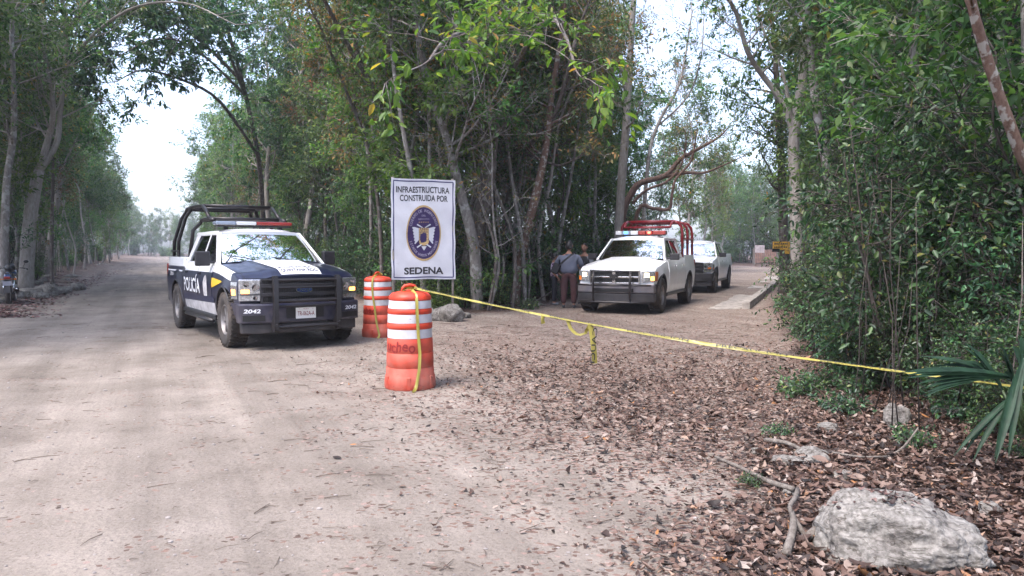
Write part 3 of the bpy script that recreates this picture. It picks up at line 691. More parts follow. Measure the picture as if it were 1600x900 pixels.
scatter(26, lambda r: (r.uniform(24, 60), r.uniform(88, 112)), lambda x, y: fR(x, y) > .5 or fM(x, y) > .5 or y > 98, 1.8, shr, .8, 1.3, 'shrub near the bend of the right road', 'shrubs at the bend of the right road', 44)
# --- trees behind the photographer, seen only as reflections
scatter(14, lambda r: (r.uniform(-22, 16), r.uniform(-18, -7)), lambda x, y: True, 3.2, tall, .85, 1.1, 'tree behind the photographer', 'trees behind the photographer', 45)
for x_, y_, s_ in ((-12.2, 12.6, 1.0), (-13.6, 15.2, 1.05), (-14.6, 17.8, 1.0), (-11.5, 9.5, .95)):
    put(tall[int(y_) % 5], x_, y_, s_, 'leafy tree just past the left edge of the picture', 'trees just past the left edge', random.Random(int(y_ * 10)))

# ---------------------------------------------------------------- trees one can tell apart
def hero(name, lines, bark, leafm, label, seed, leaf=.14, per=10, sprout=None, lvl=2, kids=5, tw=.6, lratio=.42, detail=0, spr=2.2, up=.1):
    """lines: list of (points in world space, r0, r1, n limbs, start fraction)"""
    g = Grow(seed, leaf, per, lratio, tw=tw); base = Vector(lines[0][0][0]); r = g.r
    for pts, r0, r1, nl, st in lines:
        o, rad = g.line([Vector(p) - base for p in pts], r0, r1, 9, 4); m = len(o) - 1
        for i in range(nl):
            t = (st + (1 - st) * (i + r.random()) / nl) * m; j = min(int(t), m - 1); b = o[j].lerp(o[j + 1], t - j)
            a = r.uniform(0, 6.28); g.limb(b, Vector((math.cos(a), math.sin(a), r.uniform(.1, .8))), spr * r.uniform(.5, 1.1), max(rad[j] * .4, .01), lvl, up, kids)
        if nl: g.limb(o[-1], o[-1] - o[-2], spr * .8, rad[-1], lvl, up, kids)
    return g.finish(name, bark, leafm, base, detail, label, 'tree')
def gp(px, Y, dz=-.15):                     # where the ground is under px at distance Y
    x = P(px, 400, Y).x; return (x, Y, T(x, Y) + dz)
hero('forked_tree', [([gp(38, 27), P(46, 350, 27), P(60, 266, 27)], .27, .19, 0, 0), ([P(60, 270, 27), P(76, 215, 27), P(84, 170, 26.5), P(70, 90, 26)], .13, .05, 9, .3),
                     ([P(60, 270, 27), P(88, 225, 27.3), P(94, 175, 27.5), P(104, 80, 27), P(95, -10, 26)], .12, .05, 10, .25),
                     ([P(100, 110, 27), P(150, 50, 26), P(215, 10, 25), P(290, 5, 24), P(350, 30, 23)], .07, .015, 12, .2), ([P(98, 60, 27), P(150, -10, 25), P(230, -40, 23), P(300, -40, 22)], .07, .015, 9, .3)], BK_PALE, LF_MID,
     'thick pale tree forking in two beside the motorcycle', 501, spr=3.2, leaf=.15)
hero('slender_tree', [([gp(2, 23.5), P(10, 290, 23.5), P(22, 200, 23.5), P(18, 60, 23)], .13, .07, 6, .5)], BK_GREY, LF_MID, 'grey leaning tree trunk cut by the left edge of the picture', 502, spr=2.6)
hero('slender_tree', [([gp(79, 29), P(81, 350, 29), P(83, 260, 29), P(80, 130, 29)], .075, .04, 8, .45)], BK_DARK, LF_LITE, 'straight thin dark tree just right of the pale forked tree', 503, spr=2.0)
hero('leaning_tree', [([gp(745, 19.2), P(741, 390, 19.2), P(718, 295, 19.2), P(697, 215, 19), P(668, 132, 18.6), P(652, 40, 18)], .17, .06, 12, .45)], BK_GREY, LF_MID,
     'spotted grey tree leaning left behind the right edge of the sign', 504, spr=3.0, leaf=.15)
hero('twin_limb_tree', [([gp(732, 19.9), P(736, 400, 19.9), P(752, 330, 19.9), P(764, 262, 19.9), P(768, 200, 19.9)], .27, .17, 0, 0),
                        ([P(768, 205, 19.9), P(770, 100, 19.9), P(770, -20, 19.9)], .11, .07, 4, .4),
                        ([P(768, 205, 19.9), P(790, 140, 19.7), P(806, 50, 19.5), P(810, -40, 19)], .12, .07, 5, .4),
                        ([P(770, 150, 19.9), P(740, 60, 16), P(700, 60, 12.5), P(670, 95, 10.5)], .06, .015, 8, .45),
                        ([P(795, 120, 19.6), P(850, 30, 16), P(880, 50, 12.5), P(900, 110, 10.5)], .06, .015, 7, .45)], BK_DARK, LF_YEL,
     'thick brown tree dividing into two upright limbs right of the sign', 505, spr=1.5, leaf=.17, per=7, lvl=1, kids=6, lratio=.45, detail=1, up=-.02)
hero('leaning_tree', [([gp(803, 21), P(812, 410, 21), P(838, 300, 21), P(852, 235, 21), P(862, 150, 21), P(880, 40, 20.5)], .16, .06, 10, .45)], BK_MOTT, LF_MID,
     'ringed brown tree leaning right between the sign and the people', 506, spr=2.5)
hero('crooked_tree', [([gp(782, 22), P(790, 340, 22), P(808, 260, 22), P(845, 205, 21.5), P(872, 165, 21), P(900, 60, 20)], .10, .05, 9, .4),
                      ([P(820, 240, 22), P(870, 258, 21.5), P(895, 250, 21)], .05, .02, 2, .6)], BK_DARK, LF_DRY, 'thin crooked dark tree bending right above the people', 507, spr=2.2, per=7)
hero('red_barked_tree', [([gp(958, 29.5), P(972, 340, 29.5), P(988, 300, 29.5), P(1003, 285, 29.4), P(1040, 274, 29.2), P(1062, 250, 29), P(1085, 236, 28.8), P(1118, 218, 28.5)], .17, .05, 3, .75),
                         ([P(1040, 275, 29.2), P(1070, 270, 29), P(1100, 270, 28.8), P(1135, 256, 28.5)], .085, .025, 2, .8),
                         ([gp(975, 28.6), P(996, 332, 28.6), P(1020, 326, 28.5), P(1045, 327, 28.4), P(1050, 305, 28.3), P(1056, 280, 28.3), P(1078, 255, 28.2), P(1085, 232, 28)], .085, .035, 2, .85),
                         ([P(988, 318, 29.3), P(1010, 297, 29.1), P(1040, 285, 29), P(1062, 262, 28.9), P(1070, 238, 28.8)], .07, .035, 2, .8)], BK_RED, LF_DRY,
     'red barked tree with bare twisting limbs above the pickup cage', 508, spr=1.2, per=5, lvl=1, kids=4)
hero('slender_tree', [([gp(962, 27), P(970, 300, 27), P(978, 200, 27), P(984, 100, 27), P(992, -30, 26.5)], .18, .10, 7, .45)], BK_PALE, LF_MID, 'tall pale grey trunk just left of the red twisting limbs', 509, spr=2.4, per=7)
hero('bare_tree', [([gp(1000, 33), P(1012, 260, 33), P(1030, 190, 33), P(1062, 130, 33), P(1078, 40, 33)], .10, .04, 7, .4), ([P(1030, 195, 33), P(1075, 150, 33), P(1095, 90, 32), P(1100, 20, 32)], .05, .02, 6, .2)],
     BK_GREY, LF_DRY, 'bare twiggy tree against the pale sky at top centre right', 510, spr=2.2, per=2, leaf=.12)
hero('bare_tree', [([gp(925, 30), P(930, 260, 30), P(915, 170, 30), P(935, 90, 30), P(930, 0, 30)], .07, .03, 7, .3)], BK_GREY, LF_DRY, 'thin twiggy grey tree left of the pale sky gap', 511, spr=2.0, per=3)
hero('grey_forked_tree', [([gp(1247, 24), P(1244, 330, 24), P(1240, 240, 24), P(1244, 185, 24), P(1256, 110, 24), P(1262, 0, 24), P(1262, -60, 24)], .20, .12, 3, .75),
                          ([P(1241, 215, 24), P(1226, 165, 24), P(1192, 118, 24), P(1168, 80, 23.5), P(1150, 20, 23), P(1120, -30, 22)], .12, .05, 9, .35),
                          ([P(1235, 180, 24), P(1222, 110, 24), P(1190, 40, 24), P(1180, -20, 24)], .06, .03, 6, .4)], BK_PALE, LF_DARK,
     'grey forked tree with a limb reaching left over the right road', 512, spr=2.6, per=9)
hero('slender_tree', [([gp(1316, 19.5), P(1308, 350, 19.5), P(1294, 270, 19.5), P(1276, 170, 19.5), P(1268, 90, 19.5), P(1262, 0, 19)], .15, .08, 4, .7)], BK_GREY, LF_DARK,
     'grey brown trunk leaning left right of the grey forked tree', 513, spr=2.2)
SIGN_TREE = (P(1226, 400, 27).x, 27)
hero('slender_tree', [([gp(1226, 27), P(1225, 380, 27), P(1222, 300, 27), P(1219, 210, 27), P(1212, 100, 27)], .20, .10, 7, .45), ([P(1223, 320, 27), P(1210, 280, 27), P(1190, 240, 26.5)], .05, .02, 3, .4)], BK_DARK, LF_MID,
     'dark trunk carrying the small yellow sign', 514, spr=2.2)
hero('mottled_tree', [([gp(1712, 6.8), P(1690, 520, 6.8), P(1650, 350, 6.8), P(1602, 256, 6.7), P(1572, 180, 6.6), P(1545, 100, 6.5), P(1524, 30, 6.4), P(1505, -60, 6.3)], .062, .036, 3, .85),
                      ([P(1541, 92, 6.5), P(1520, 20, 6.6), P(1485, -60, 6.8)], .035, .02, 3, .7)], BK_MOTT, LF_LITE, 'mottled red and white trunk leaning across the top right corner', 515, spr=1.3, per=10, leaf=.12, lvl=1, detail=1)
hero('spreading_tree', [([gp(410, 47), P(411, 340, 46), P(404, 250, 44), P(384, 150, 42), P(360, 60, 38), P(330, -30, 34)], .17, .08, 9, .3),
                        ([P(404, 245, 44), P(345, 160, 38), P(285, 125, 34), P(225, 110, 31), P(195, 120, 30)], .10, .02, 13, .3),
                        ([P(380, 130, 42), P(320, 70, 36), P(255, 30, 30), P(205, 50, 28)], .10, .02, 13, .3),
                        ([P(384, 150, 42), P(330, 30, 34), P(240, -30, 28)], .09, .02, 10, .4),
                        ([P(384, 150, 42), P(310, 80, 35), P(250, 60, 31), P(190, 85, 28)], .08, .015, 13, .25), ([P(352, 40, 36), P(300, 40, 31), P(262, 90, 29)], .05, .015, 8, .2)], BK_DARK, LF_DARK,
     'dark tree spreading its branches over the road above the police pickup', 516, spr=2.8, per=17, tw=.9, leaf=.24, lvl=1, kids=6, detail=1, up=0)
hero('slender_tree', [([gp(598, 20.5), P(592, 330, 20.5), P(575, 230, 20.5), P(540, 140, 20), P(500, 40, 19)], .06, .03, 9, .4)], BK_DARK, LF_DRY, 'thin dark tree leaning left behind the left edge of the sign', 517, spr=2.0)
hero('slender_tree', [([gp(640, 20.8), P(625, 260, 20.8), P(600, 170, 20.8), P(560, 90, 20.5), P(545, 0, 20), (-5.2, 18.5, 11)], .09, .05, 7, .4),
                      ([P(600, 170, 20.8), (-4.2, 18.5, 6.9), (-4.6, 16, 8.0), (-5.2, 13.5, 8.6), (-5.8, 11, 8.8)], .06, .02, 12, .25), ([P(600, 170, 20.8), (-3.0, 18.5, 7.2), (-2.6, 16, 8.2), (-3.0, 13, 9.0), (-3.6, 10.5, 9.3)], .06, .02, 14, .25),  # unseen limbs here and below, added over the pickup for its windscreen reflection
                      ([(-4.6, 17, 8), (-7, 15, 9.2), (-8.5, 13, 9.8)], .05, .02, 8, .1)], BK_DARK, LF_YEL, 'thin dark tree with yellowing leaves arching forward above the sign', 518, spr=1.7, lvl=2, kids=4, per=12)
# ================================================================ pickups
DUST = (.34, .29, .25)
V_WHITE = pmat('white_paint', (.80, .81, .82), .28, coat=.5, var=.03, dirt=DUST, dirt_z=(.3, .95), dirt_amt=.25)
V_NAVY = pmat('navy_paint', (.007, .009, .030), .3, coat=.25, var=.05, dirt=DUST, dirt_z=(.2, 1.0), dirt_amt=.3)
V_BLACK = pmat('black_plastic', (.022, .021, .024), .5, spec=.5, dirt=DUST, dirt_z=(.1, .8), dirt_amt=.14)
V_TRIM = pmat('satin_black_trim', (.012, .012, .013), .35)
V_STEEL = pmat('black_coated_steel', (.03, .027, .028), .32, metal=.3, var=.1)
V_CHROME = pmat('chrome', (.62, .63, .65), .14, metal=1)
V_RIM = pmat('grey_wheel', (.26, .25, .25), .42, metal=.6, dirt=(.16, .13, .11), dirt_z=(-.4, .6), dirt_amt=.6)
V_TYRE = pmat('tyre_rubber', (.028, .026, .025), .85, dirt=(.15, .115, .09), dirt_z=(.5, -.9), dirt_amt=.6, vscale=8, bump=.3)
V_RED = pmat('red_tube_paint', (.19, .014, .02), .35, coat=.3, var=.1)
V_YEL = pmat('yellow_decal', (.62, .40, .02), .4)
V_DECW = pmat('white_decal', (.70, .71, .74), .4)
V_DECG = pmat('grey_decal', (.42, .41, .42), .5, var=.25, vscale=6)
V_DECD = pmat('dark_decal', (.02, .022, .05), .4)
V_AMBER = pmat('lit_amber_lamp', (.8, .25, .04), .3, emit=(1, .36, .06), estr=2.6)
V_AMBR = pmat('amber_reflector', (.6, .16, .02), .3)
V_LAMPR = pmat('lamp_reflector', (.55, .56, .58), .2, metal=.8, var=.3, vscale=30)
V_LIT = pmat('lit_headlamp', (.9, .85, .75), .3, emit=(1, .80, .50), estr=4)
V_SEAT = pmat('dark_seat_fabric', (.03, .03, .032), .8)
V_REDL = pmat('red_lens', (.24, .02, .016), .15, coat=.5)
V_BLUEL = pmat('smoky_blue_lens', (.22, .26, .33), .15, coat=.5)
V_CLEARL = pmat('clear_lens', (.55, .56, .58), .15, coat=.5)
V_REDON = pmat('lit_red_beacon', (.9, .05, .03), .3, emit=(1, .06, .03), estr=4)
V_BLUEON = pmat('lit_blue_beacon', (.05, .3, .9), .3, emit=(.04, .35, 1), estr=2.2)
V_PLATE = pmat('plate_white', (.72, .72, .70), .5)
V_PTXT = pmat('plate_text', (.25, .06, .05), .6)
V_OVAL = pmat('blue_oval', (.012, .03, .10), .25, coat=.5)
def glass_mat():
    m = bpy.data.materials.new('tinted_glass'); m.use_nodes = True; N, L = nt(m); N.clear()
    t = N.new('ShaderNodeBsdfTransparent'); t.inputs[0].default_value = (.30, .33, .32, 1)
    g = N.new('ShaderNodeBsdfGlossy'); g.inputs['Roughness'].default_value = .015; g.inputs[0].default_value = (.95, .98, 1, 1)
    f = N.new('ShaderNodeFresnel'); f.inputs[0].default_value = 1.95
    tc = N.new('ShaderNodeTexCoord'); n = N.new('ShaderNodeTexNoise'); n.inputs['Scale'].default_value = 1.6; L.new(tc.outputs['Object'], n.inputs['Vector'])
    bp = N.new('ShaderNodeBump'); bp.inputs['Strength'].default_value = .06; bp.inputs['Distance'].default_value = .05; L.new(n.outputs['Fac'], bp.inputs['Height']); L.new(bp.outputs[0], g.inputs['Normal'])
    x = N.new('ShaderNodeMixShader'); L.new(f.outputs[0], x.inputs[0]); L.new(t.outputs[0], x.inputs[1]); L.new(g.outputs[0], x.inputs[2])
    o = N.new('ShaderNodeOutputMaterial'); L.new(x.outputs[0], o.inputs[0]); return m
V_GLASS = glass_mat()

FR = (.97, .94, .9, .84, .78, .72, .68, .64, .6, .56, .52, .48, .44, .4, .3, .2, .1)
def lerp(a, b, t): return a + (b - a) * t
def ip(x, xs, ys): return float(np.interp(x, xs, ys))
def ss(a, b, t): t = min(1, max(0, (t - a) / (b - a))); return t * t * (3 - 2 * t)

class Pickup:
    FA, RA = 1.98, -1.70                # axles
    XN = 2.80                           # nose on the centre line
    def __init__(s, style): s.st = style; s.ram = style == 'ram'
    def warp(s, x, y): return x - .20 * abs(y) ** 3 * ss(1.7, 2.65, x)
    def NX(s, y): return s.XN - .20 * abs(y) ** 3
    def W(s, x, z):
        f = ip(z, [.22, .40, .5, .62, .8, 1.0, 1.15, 1.25, 1.33, 1.46], [.86, .92, .955, .978, .992, 1.004, .985, .960, .925, .90])
        if x < -1.13 and z > 1.0: f = lerp(f, .972, ss(-1.13, -1.2, x) * .7)
        p = 1 - .05 * max(0, (x - 2.0) / .75) ** 2 - .03 * max(0, (-2.3 - x) / .6) ** 2
        w = 0
        for a in (s.FA, s.RA):
            d = math.hypot(x - a, (z - .42)); w = max(w, .028 * math.exp(-((d - .52) / .09) ** 2)) if z > .38 else w
        return f * p + w
    def hoodz(s, x, y):
        t = (x - 1.15) / (s.XN - 1.15); w = s.W(x, 1.1)
        zs = lerp(1.33, 1.165, t) - .085 * ss(.80, 1.02, t) ** 1.6
        if s.ram: zs -= .035 * ss(.62, .78, abs(y) / w)
        return zs + .06 * (1 - (abs(y) / w) ** 2) + (.024 if not s.ram else .035) * (1 - ss(.48, .60, abs(y))) * ss(0, .15, t)
    def split(s, x): return ip(x, [-3, -1.14, -1.13, .9, 1.5, 2.1, 2.55], [1.25, 1.25, 1.22, 1.215, 1.18, 1.12, 1.07])
    def top(s, x):
        if x < -1.14: return 1.43
        if x < 1.12: return 1.335
        return s.hoodz(x, s.W(x, 1.1))
    # ---- conformal patches
    def side_patch(s, mb, x0, x1, z0, z1, off, side, nu=10, nv=6, mi=0, fn=None, zf=None, depth=0.0):
        """rectangle of the body side; side -1 is the right of the vehicle"""
        def f(u, v):
            x = lerp(x0, x1, u); a, b = (z0, z1) if zf is None else zf(x); z = lerp(a, b, v)
            return Vector((s.warp(x, 1.0), side * (s.W(x, z) + off), z))
        n0 = len(mb.v); mb.grid(f, nu, nv, mi, flip=(side > 0))
        if fn:
            k = len(mb.m) - nu * nv
            for j in range(nv):
                for i in range(nu):
                    p = f((i + .5) / nu, (j + .5) / nv); mb.m[k + j * nu + i] = fn(p.x, p.z)
        if depth:                       # turned-in rim so that the panel has an edge
            rim = [(i, 0) for i in range(nu + 1)] + [(nu, j) for j in range(1, nv + 1)] + [(i, nv) for i in range(nu - 1, -1, -1)] + [(0, j) for j in range(nv - 1, 0, -1)]
            ov = [Vector(mb.v[n0 + j * (nu + 1) + i]) for i, j in rim]; iv = [v - Vector((0, side * depth, 0)) for v in ov]; k = len(ov)
            mb.add(ov + iv, [(i, (i + 1) % k, k + (i + 1) % k, k + i) if side > 0 else (i, k + i, k + (i + 1) % k, (i + 1) % k) for i in range(k)], mi)
    def side_text(s, mb, body, cx, cz, w, h, off, side, mi=0, bold=0, shear=0, slope=0.0):
        vs, fs = fit_text(body, w, h, bold, shear); out = []
        for v in vs:
            x = cx + v.x * (1 if side < 0 else -1); z = cz + v.y + slope * v.x; out.append(Vector((s.warp(x, 1.0), side * (s.W(x, z) + off), z)))
        mb.add(out, fs, mi)
    def front_text(s, mb, body, cy_, cz, w, h, off, mi=0, bold=0, shear=0):
        vs, fs = fit_text(body, w, h, bold, shear)
        mb.add([Vector((s.NX(cy_ + v.x) + off, cy_ + v.x, cz + v.y)) for v in vs], fs, mi)
    def hood_text(s, mb, body, cx, cy_, w, h, off, mi=0, bold=0):
        vs, fs = fit_text(body, w, h, bold)
        mb.add([Vector((s.warp(cx - v.y, cy_ + v.x), cy_ + v.x, s.hoodz(cx - v.y, cy_ + v.x) + off)) for v in vs], fs, mi)
    def fbox(s, mb, y0, y1, z0, z1, o0, o1, mi=0, n=None):
        """box hugging the curved nose, o0..o1 outwards"""
        n = n or max(1, int(abs(y1 - y0) / .08)); vs = []
        for i in range(n + 1):
            y = lerp(y0, y1, i / n); x = s.NX(y)
            vs += [(x + o0, y, z0), (x + o1, y, z0), (x + o1, y, z1), (x + o0, y, z1)]
        fs = [(0, 3, 2, 1), (4 * n, 4 * n + 1, 4 * n + 2, 4 * n + 3)]
        for i in range(n):
            a = 4 * i
            for k in range(4): b = (k + 1) % 4; fs.append((a + k, a + b, a + 4 + b, a + 4 + k))
        mb.add(vs, fs, mi)
    def glass_y(s, z): return .925 - (z - 1.33) * .36
    def gslab(s, mb, poly, t0, t1, side, mi=0):
        """flat slab in the tilted plane of the side windows; poly is (x, z)"""
        k = len(poly); o = [Vector((x, side * (s.glass_y(z) + t1), z)) for x, z in poly]; i_ = [Vector((x, side * (s.glass_y(z) + t0), z)) for x, z in poly]
        fs = [tuple(range(k)), tuple(range(2 * k - 1, k - 1, -1))] + [(i, k + i, k + (i + 1) % k, (i + 1) % k) for i in range(k)]
        mb.add(o + i_, fs, mi)
    # ---- parts
    def body(s, root, mats):
        xs = [-2.90, -2.87, -2.7, -2.5] + list(np.arange(-2.35, 2.75, .06)) + [2.76, s.XN]
        mb = MB(); rings = []
        for x in xs:
            zt = s.top(x); sp = min(s.split(x), zt - .03); w1 = s.W(x, 1.0); end = .985 if x in (xs[0],) else 1
            pts = [(0, .40), (.55, .40)] + [(s.W(x, z) * end, z) for z in (.40, .50, .62, .75, .88, .98)]
            pts += [(s.W(x, sp) * end, sp), (s.W(x, lerp(sp, zt, .6)) * end, lerp(sp, zt, .6))]
            if x >= 1.12:
                wt = s.W(x, zt - .02); pts += [(wt - .006, zt - .006)]
                for fr in FR: pts.append((wt * fr, s.hoodz(x, wt * fr)))
                pts.append((0, s.hoodz(x, 0)))
            else:
                wt = s.W(x, zt); pts += [(wt - .008, zt - .006)]
                for fr in FR: pts.append((wt * fr, zt))
                pts.append((0, zt))
            rings.append([(s.warp(x, y), y, z) for y, z in pts])
        k = len(rings[0]); full = []
        for r in rings: full.append(r + [(a, -b, c) for a, b, c in reversed(r[1:-1])])
        n = len(full[0]); vs = [v for r in full for v in r]; fs = []; ms = []
        for i in range(len(full) - 1):
            for j in range(n):
                a, b = i * n + j, i * n + (j + 1) % n; fs.append((a, a + n, b + n, b))
                jj = j if j < k - 1 else 2 * (k - 1) - 1 - j; x = xs[i]
                if s.st == 'police': m = 0 if (jj < 8 or (x >= 1.12 and jj >= 12) or x > 2.42) else 1
                else: m = 0
                ms.append(m)
        fs.append(tuple(range(n))); ms.append(0); fs.append(tuple(reversed(range((len(full) - 1) * n, len(full) * n)))); ms.append(0)
        mb.v = [tuple(v) for v in vs]; mb.f = fs; mb.m = ms
        o = mb.build('body', mats + [V_TRIM])
        bm = bmesh.new(); bm.from_mesh(o.data); bmesh.ops.recalc_face_normals(bm, faces=bm.faces); bm.to_mesh(o.data); bm.free()
        cuts = []
        for a in (s.FA, s.RA):
            for sd in (-1, 1):
                c = MB(); c.lathe([(.53, -.30), (.53, .30)], 40, Matrix.Translation((a, sd * .90, .44)) @ Matrix.Rotation(R(90), 4, 'X')); cuts.append(c)
        c = MB(); c.box((-2.02, 0, 1.20), (1.58, 1.66, .9)); cuts.append(c)
        for c in cuts:
            q = c.build('cut', mats + [V_TRIM]); b2 = bmesh.new(); b2.from_mesh(q.data); bmesh.ops.recalc_face_normals(b2, faces=b2.faces)
            for f in b2.faces: f.material_index = len(mats)
            b2.to_mesh(q.data); b2.free()
            md = o.modifiers.new('b', 'BOOLEAN'); md.operation = 'DIFFERENCE'; md.object = q; md.solver = 'EXACT'
            dg = bpy.context.evaluated_depsgraph_get(); me = bpy.data.meshes.new_from_object(o.evaluated_get(dg)); o.modifiers.clear(); old = o.data; o.data = me; bpy.data.meshes.remove(old)
            bpy.data.objects.remove(q)
        me = o.data; me.name = 'body'; me.polygons.foreach_set('use_smooth', [True] * len(me.polygons)); me.set_sharp_from_angle(angle=R(28))
        o.parent = root; return o
    def wheel(s, root, x, y, steer=0.0):
        sd = 1 if y > 0 else -1
        w = empty('wheel', (x, y, .445)); w.parent = root; w.rotation_euler = (0, 0, steer); w.scale = (1.07, 1.07, 1.07)
        M = Matrix.Rotation(R(-90) * sd, 4, 'X')      # lathe axis z -> outwards
        t = MB(); hw = .138
        t.lathe([(.225, -hw + .02), (.27, -hw), (.345, -hw - .006), (.385, -hw + .012), (.402, -hw + .04), (.406, 0), (.402, hw - .04), (.385, hw - .012), (.345, hw + .006), (.27, hw), (.225, hw - .02)], 44, M, closed=True)
        for i in range(36):                            # tread blocks
            a = 2 * math.pi * i / 36
            for r_, zz, dd, an in ((.409, .093, (.022, .075, .05), .25), (.409, -.093, (.022, .075, .05), -.25), (.410, .03, (.02, .05, .045), -.5), (.410, -.03, (.02, .05, .045), .5)):
                aa = a + (0 if zz > 0 else .087)
                m4 = M @ Matrix.Rotation(aa, 4, 'Z') @ Matrix.Translation((r_ - .006, 0, zz)) @ Matrix.Rotation(an, 4, 'X')
                k = MB().box((0, 0, 0), (dd[0], dd[2], dd[1])); t.add([m4 @ Vector(v) for v in k.v], k.f)
        t.build('tyre', V_TYRE, w, auto=40)
        r = MB(); r.lathe([(.228, -.12), (.232, .118), (.222, .124), (.205, .10), (.19, .045), (.10, .06), (.075, .085), (.045, .09), (0.001, .09)], 36, M)
        for i in range(6 if not s.ram else 5):
            a = 2 * math.pi * i / (6 if not s.ram else 5)
            k = MB().box((.135, 0, .078), (.135, .062, .03)); m4 = M @ Matrix.Rotation(a, 4, 'Z'); r.add([m4 @ Vector(v) for v in k.v], k.f)
            k = MB().lathe([(.026, .04), (.026, .058)], 10, m4 @ Matrix.Rotation(.52, 4, 'Z') @ Matrix.Translation((.15, 0, 0)), 1); r.add(k.v, k.f, 1)
        r.build('rim', [V_RIM, V_TRIM], w, auto=35)
        d = MB(); d.lathe([(.07, -.2), (.07, -.08), (.17, -.08), (.17, -.05), (.05, -.05)], 20, M); d.build('hub', V_TRIM, w, auto=35)
        return w
    def cab(s, root, paint):
        zb, zt = 1.322, 1.875
        mb = MB()
        for sd in (-1, 1):
            for poly in ([(1.17, zb), (1.30, zb), (.60, zt + .01), (.44, zt + .02), (.47, zt - .035)],      # windscreen pillar
                         [(.10, zb), (.20, zb), (.17, zt), (.08, zt)][0:0] or [(.07, zb), (.17, zb), (.14, zt), (.05, zt)],
                         [(-.92, zb), (-1.13, zb), (-1.02, zt), (-.70, zt)],
                         [(-1.13, zb - .02), (1.28, zb - .02), (1.24, zb + .035), (-1.13, zb + .035)],
                         [(-1.03, zt - .04), (.53, zt - .04), (.48, zt + .03), (-1.03, zt + .03)]):
                s.gslab(mb, poly, -.045, .0, sd)
        # roof: crowned grid with thickness
        def roof(u, v):
            x = lerp(.58, -1.06, u); y = lerp(-1, 1, v); e = .735 + .0 * x
            fr = 1 - .16 * (1 - ss(0, .09, u)) * 0; z = 1.893 + .068 * (1 - abs(y) ** 2.6) * (.45 + .55 * ss(0, .16, u) * ss(1, .88, u)) - .02 * (1 - ss(0, .08, u))
            xx = x + (.07 * (1 - y * y) if u < .02 else .07 * (1 - y * y) * max(0, 1 - u * 4))
            return Vector((xx, y * e, z))
        mb.grid(roof, 16, 14)
        mb.grid(lambda u, v: roof(u, v) - Vector((0, 0, .05)), 16, 14, flip=True)
        for edge in (lambda t: roof(0, t), lambda t: roof(1, t), lambda t: roof(t, 0), lambda t: roof(t, 1)):
            mb.grid(lambda u, v: edge(u) - Vector((0, 0, .05 * v)), 14, 1)
        # rear wall of the cab
        mb.add([(-1.13, -.92, zb), (-1.13, .92, zb), (-1.04, .72, zt), (-1.04, -.72, zt), (-1.10, -.92, zb), (-1.10, .92, zb), (-1.0, .72, zt), (-1.0, -.72, zt)], [(0, 3, 2, 1), (4, 5, 6, 7), (0, 1, 5, 4), (1, 2, 6, 5), (2, 3, 7, 6), (3, 0, 4, 7)])
        mb.build('cab', paint, root, auto=38)
        g = MB()
        def ws(u, v):
            y = lerp(-1, 1, u); yy = y * lerp(.845, .70, v); return Vector((lerp(1.335, .60, v) - .13 * y * y * (1 - .3 * v), yy, lerp(1.332, 1.898, v) + .022 * math.sin(v * math.pi)))
        g.grid(ws, 14, 8, flip=True)
        g.build('windscreen', V_GLASS, root, smooth=True)
        fr = MB()
        for e in (lambda t: ws(t, 0), lambda t: ws(t, 1), lambda t: ws(0, t), lambda t: ws(1, t)):
            fr.tube([e(i / 12) for i in range(13)], .016, 5)
        fr.build('windscreen_seal', V_TRIM, root, smooth=True)
        wp = MB()
        for a, b in (((1.30, .42, 1.36), (1.17, -.12, 1.445)), ((1.325, -.22, 1.36), (1.10, -.72, 1.47))):
            wp.tube([a, Vector(a).lerp(Vector(b), .5) + Vector((.02, 0, .02)), b], [.012, .009, .007], 5)
        wp.build('wiper', V_TRIM, root, smooth=True)
        for sd in (-1, 1):                # shut line between bonnet and wing
            q = MB(); q.grid(lambda u, v: (lambda x, y: Vector((s.warp(x, y), y, s.hoodz(x, y) + .004)))(lerp(1.36, s.XN - .03, u), sd * (s.W(lerp(1.36, s.XN - .03, u), 1.1) * .90 + (v - .5) * .010)), 24, 1, flip=(sd < 0)); q.build('bonnet_gap', V_TRIM, root)
        cw = MB(); cw.grid(lambda u, v: Vector((lerp(1.385, 1.26, v) - .13 * (2 * u - 1) ** 2, (2 * u - 1) * .86, s.hoodz(1.2, (2 * u - 1) * .86) + .008 - .012 * v)), 12, 2, flip=True)
        cw.build('cowl', V_TRIM, root, smooth=True)
        for sd in (-1, 1):
            for poly in ([(.17, zb + .03), (1.16, zb + .03), (.50, zt - .035), (.14, zt - .035)], [(-.95, zb + .03), (.07, zb + .03), (.05, zt - .035), (-.72, zt - .035)]):
                q = MB(); s.gslab(q, poly, -.026, -.020, sd); q.build('side_window', V_GLASS, root)
                q = MB(); k = len(poly); pp = [Vector((x, sd * (s.glass_y(z) - .012), z)) for x, z in poly]
                for i in range(k): q.tube([pp[i], pp[(i + 1) % k]], .013, 5)
                q.build('window_seal', V_TRIM, root)
        q = MB(); q.box((-1.105, 0, 1.58), (.02, 1.2, .34), Matrix.Rotation(R(9), 3, 'Y')); q.build('rear_window', V_GLASS, root)
        it = MB()
        for y in (-.42, .42):
            it.box((.02, y, 1.40), (.16, .5, .42), Matrix.Rotation(R(-12), 3, 'Y'), taper=(.8, .8)); it.box((-.04, y, 1.67), (.09, .26, .15), taper=(.8, .85))
            it.box((-.82, y, 1.34), (.16, .55, .3), taper=(.8, .9)); it.box((-.86, y, 1.55), (.09, .24, .14), taper=(.8, .85))
        it.build('seats', V_SEAT, root, bevel=.03)
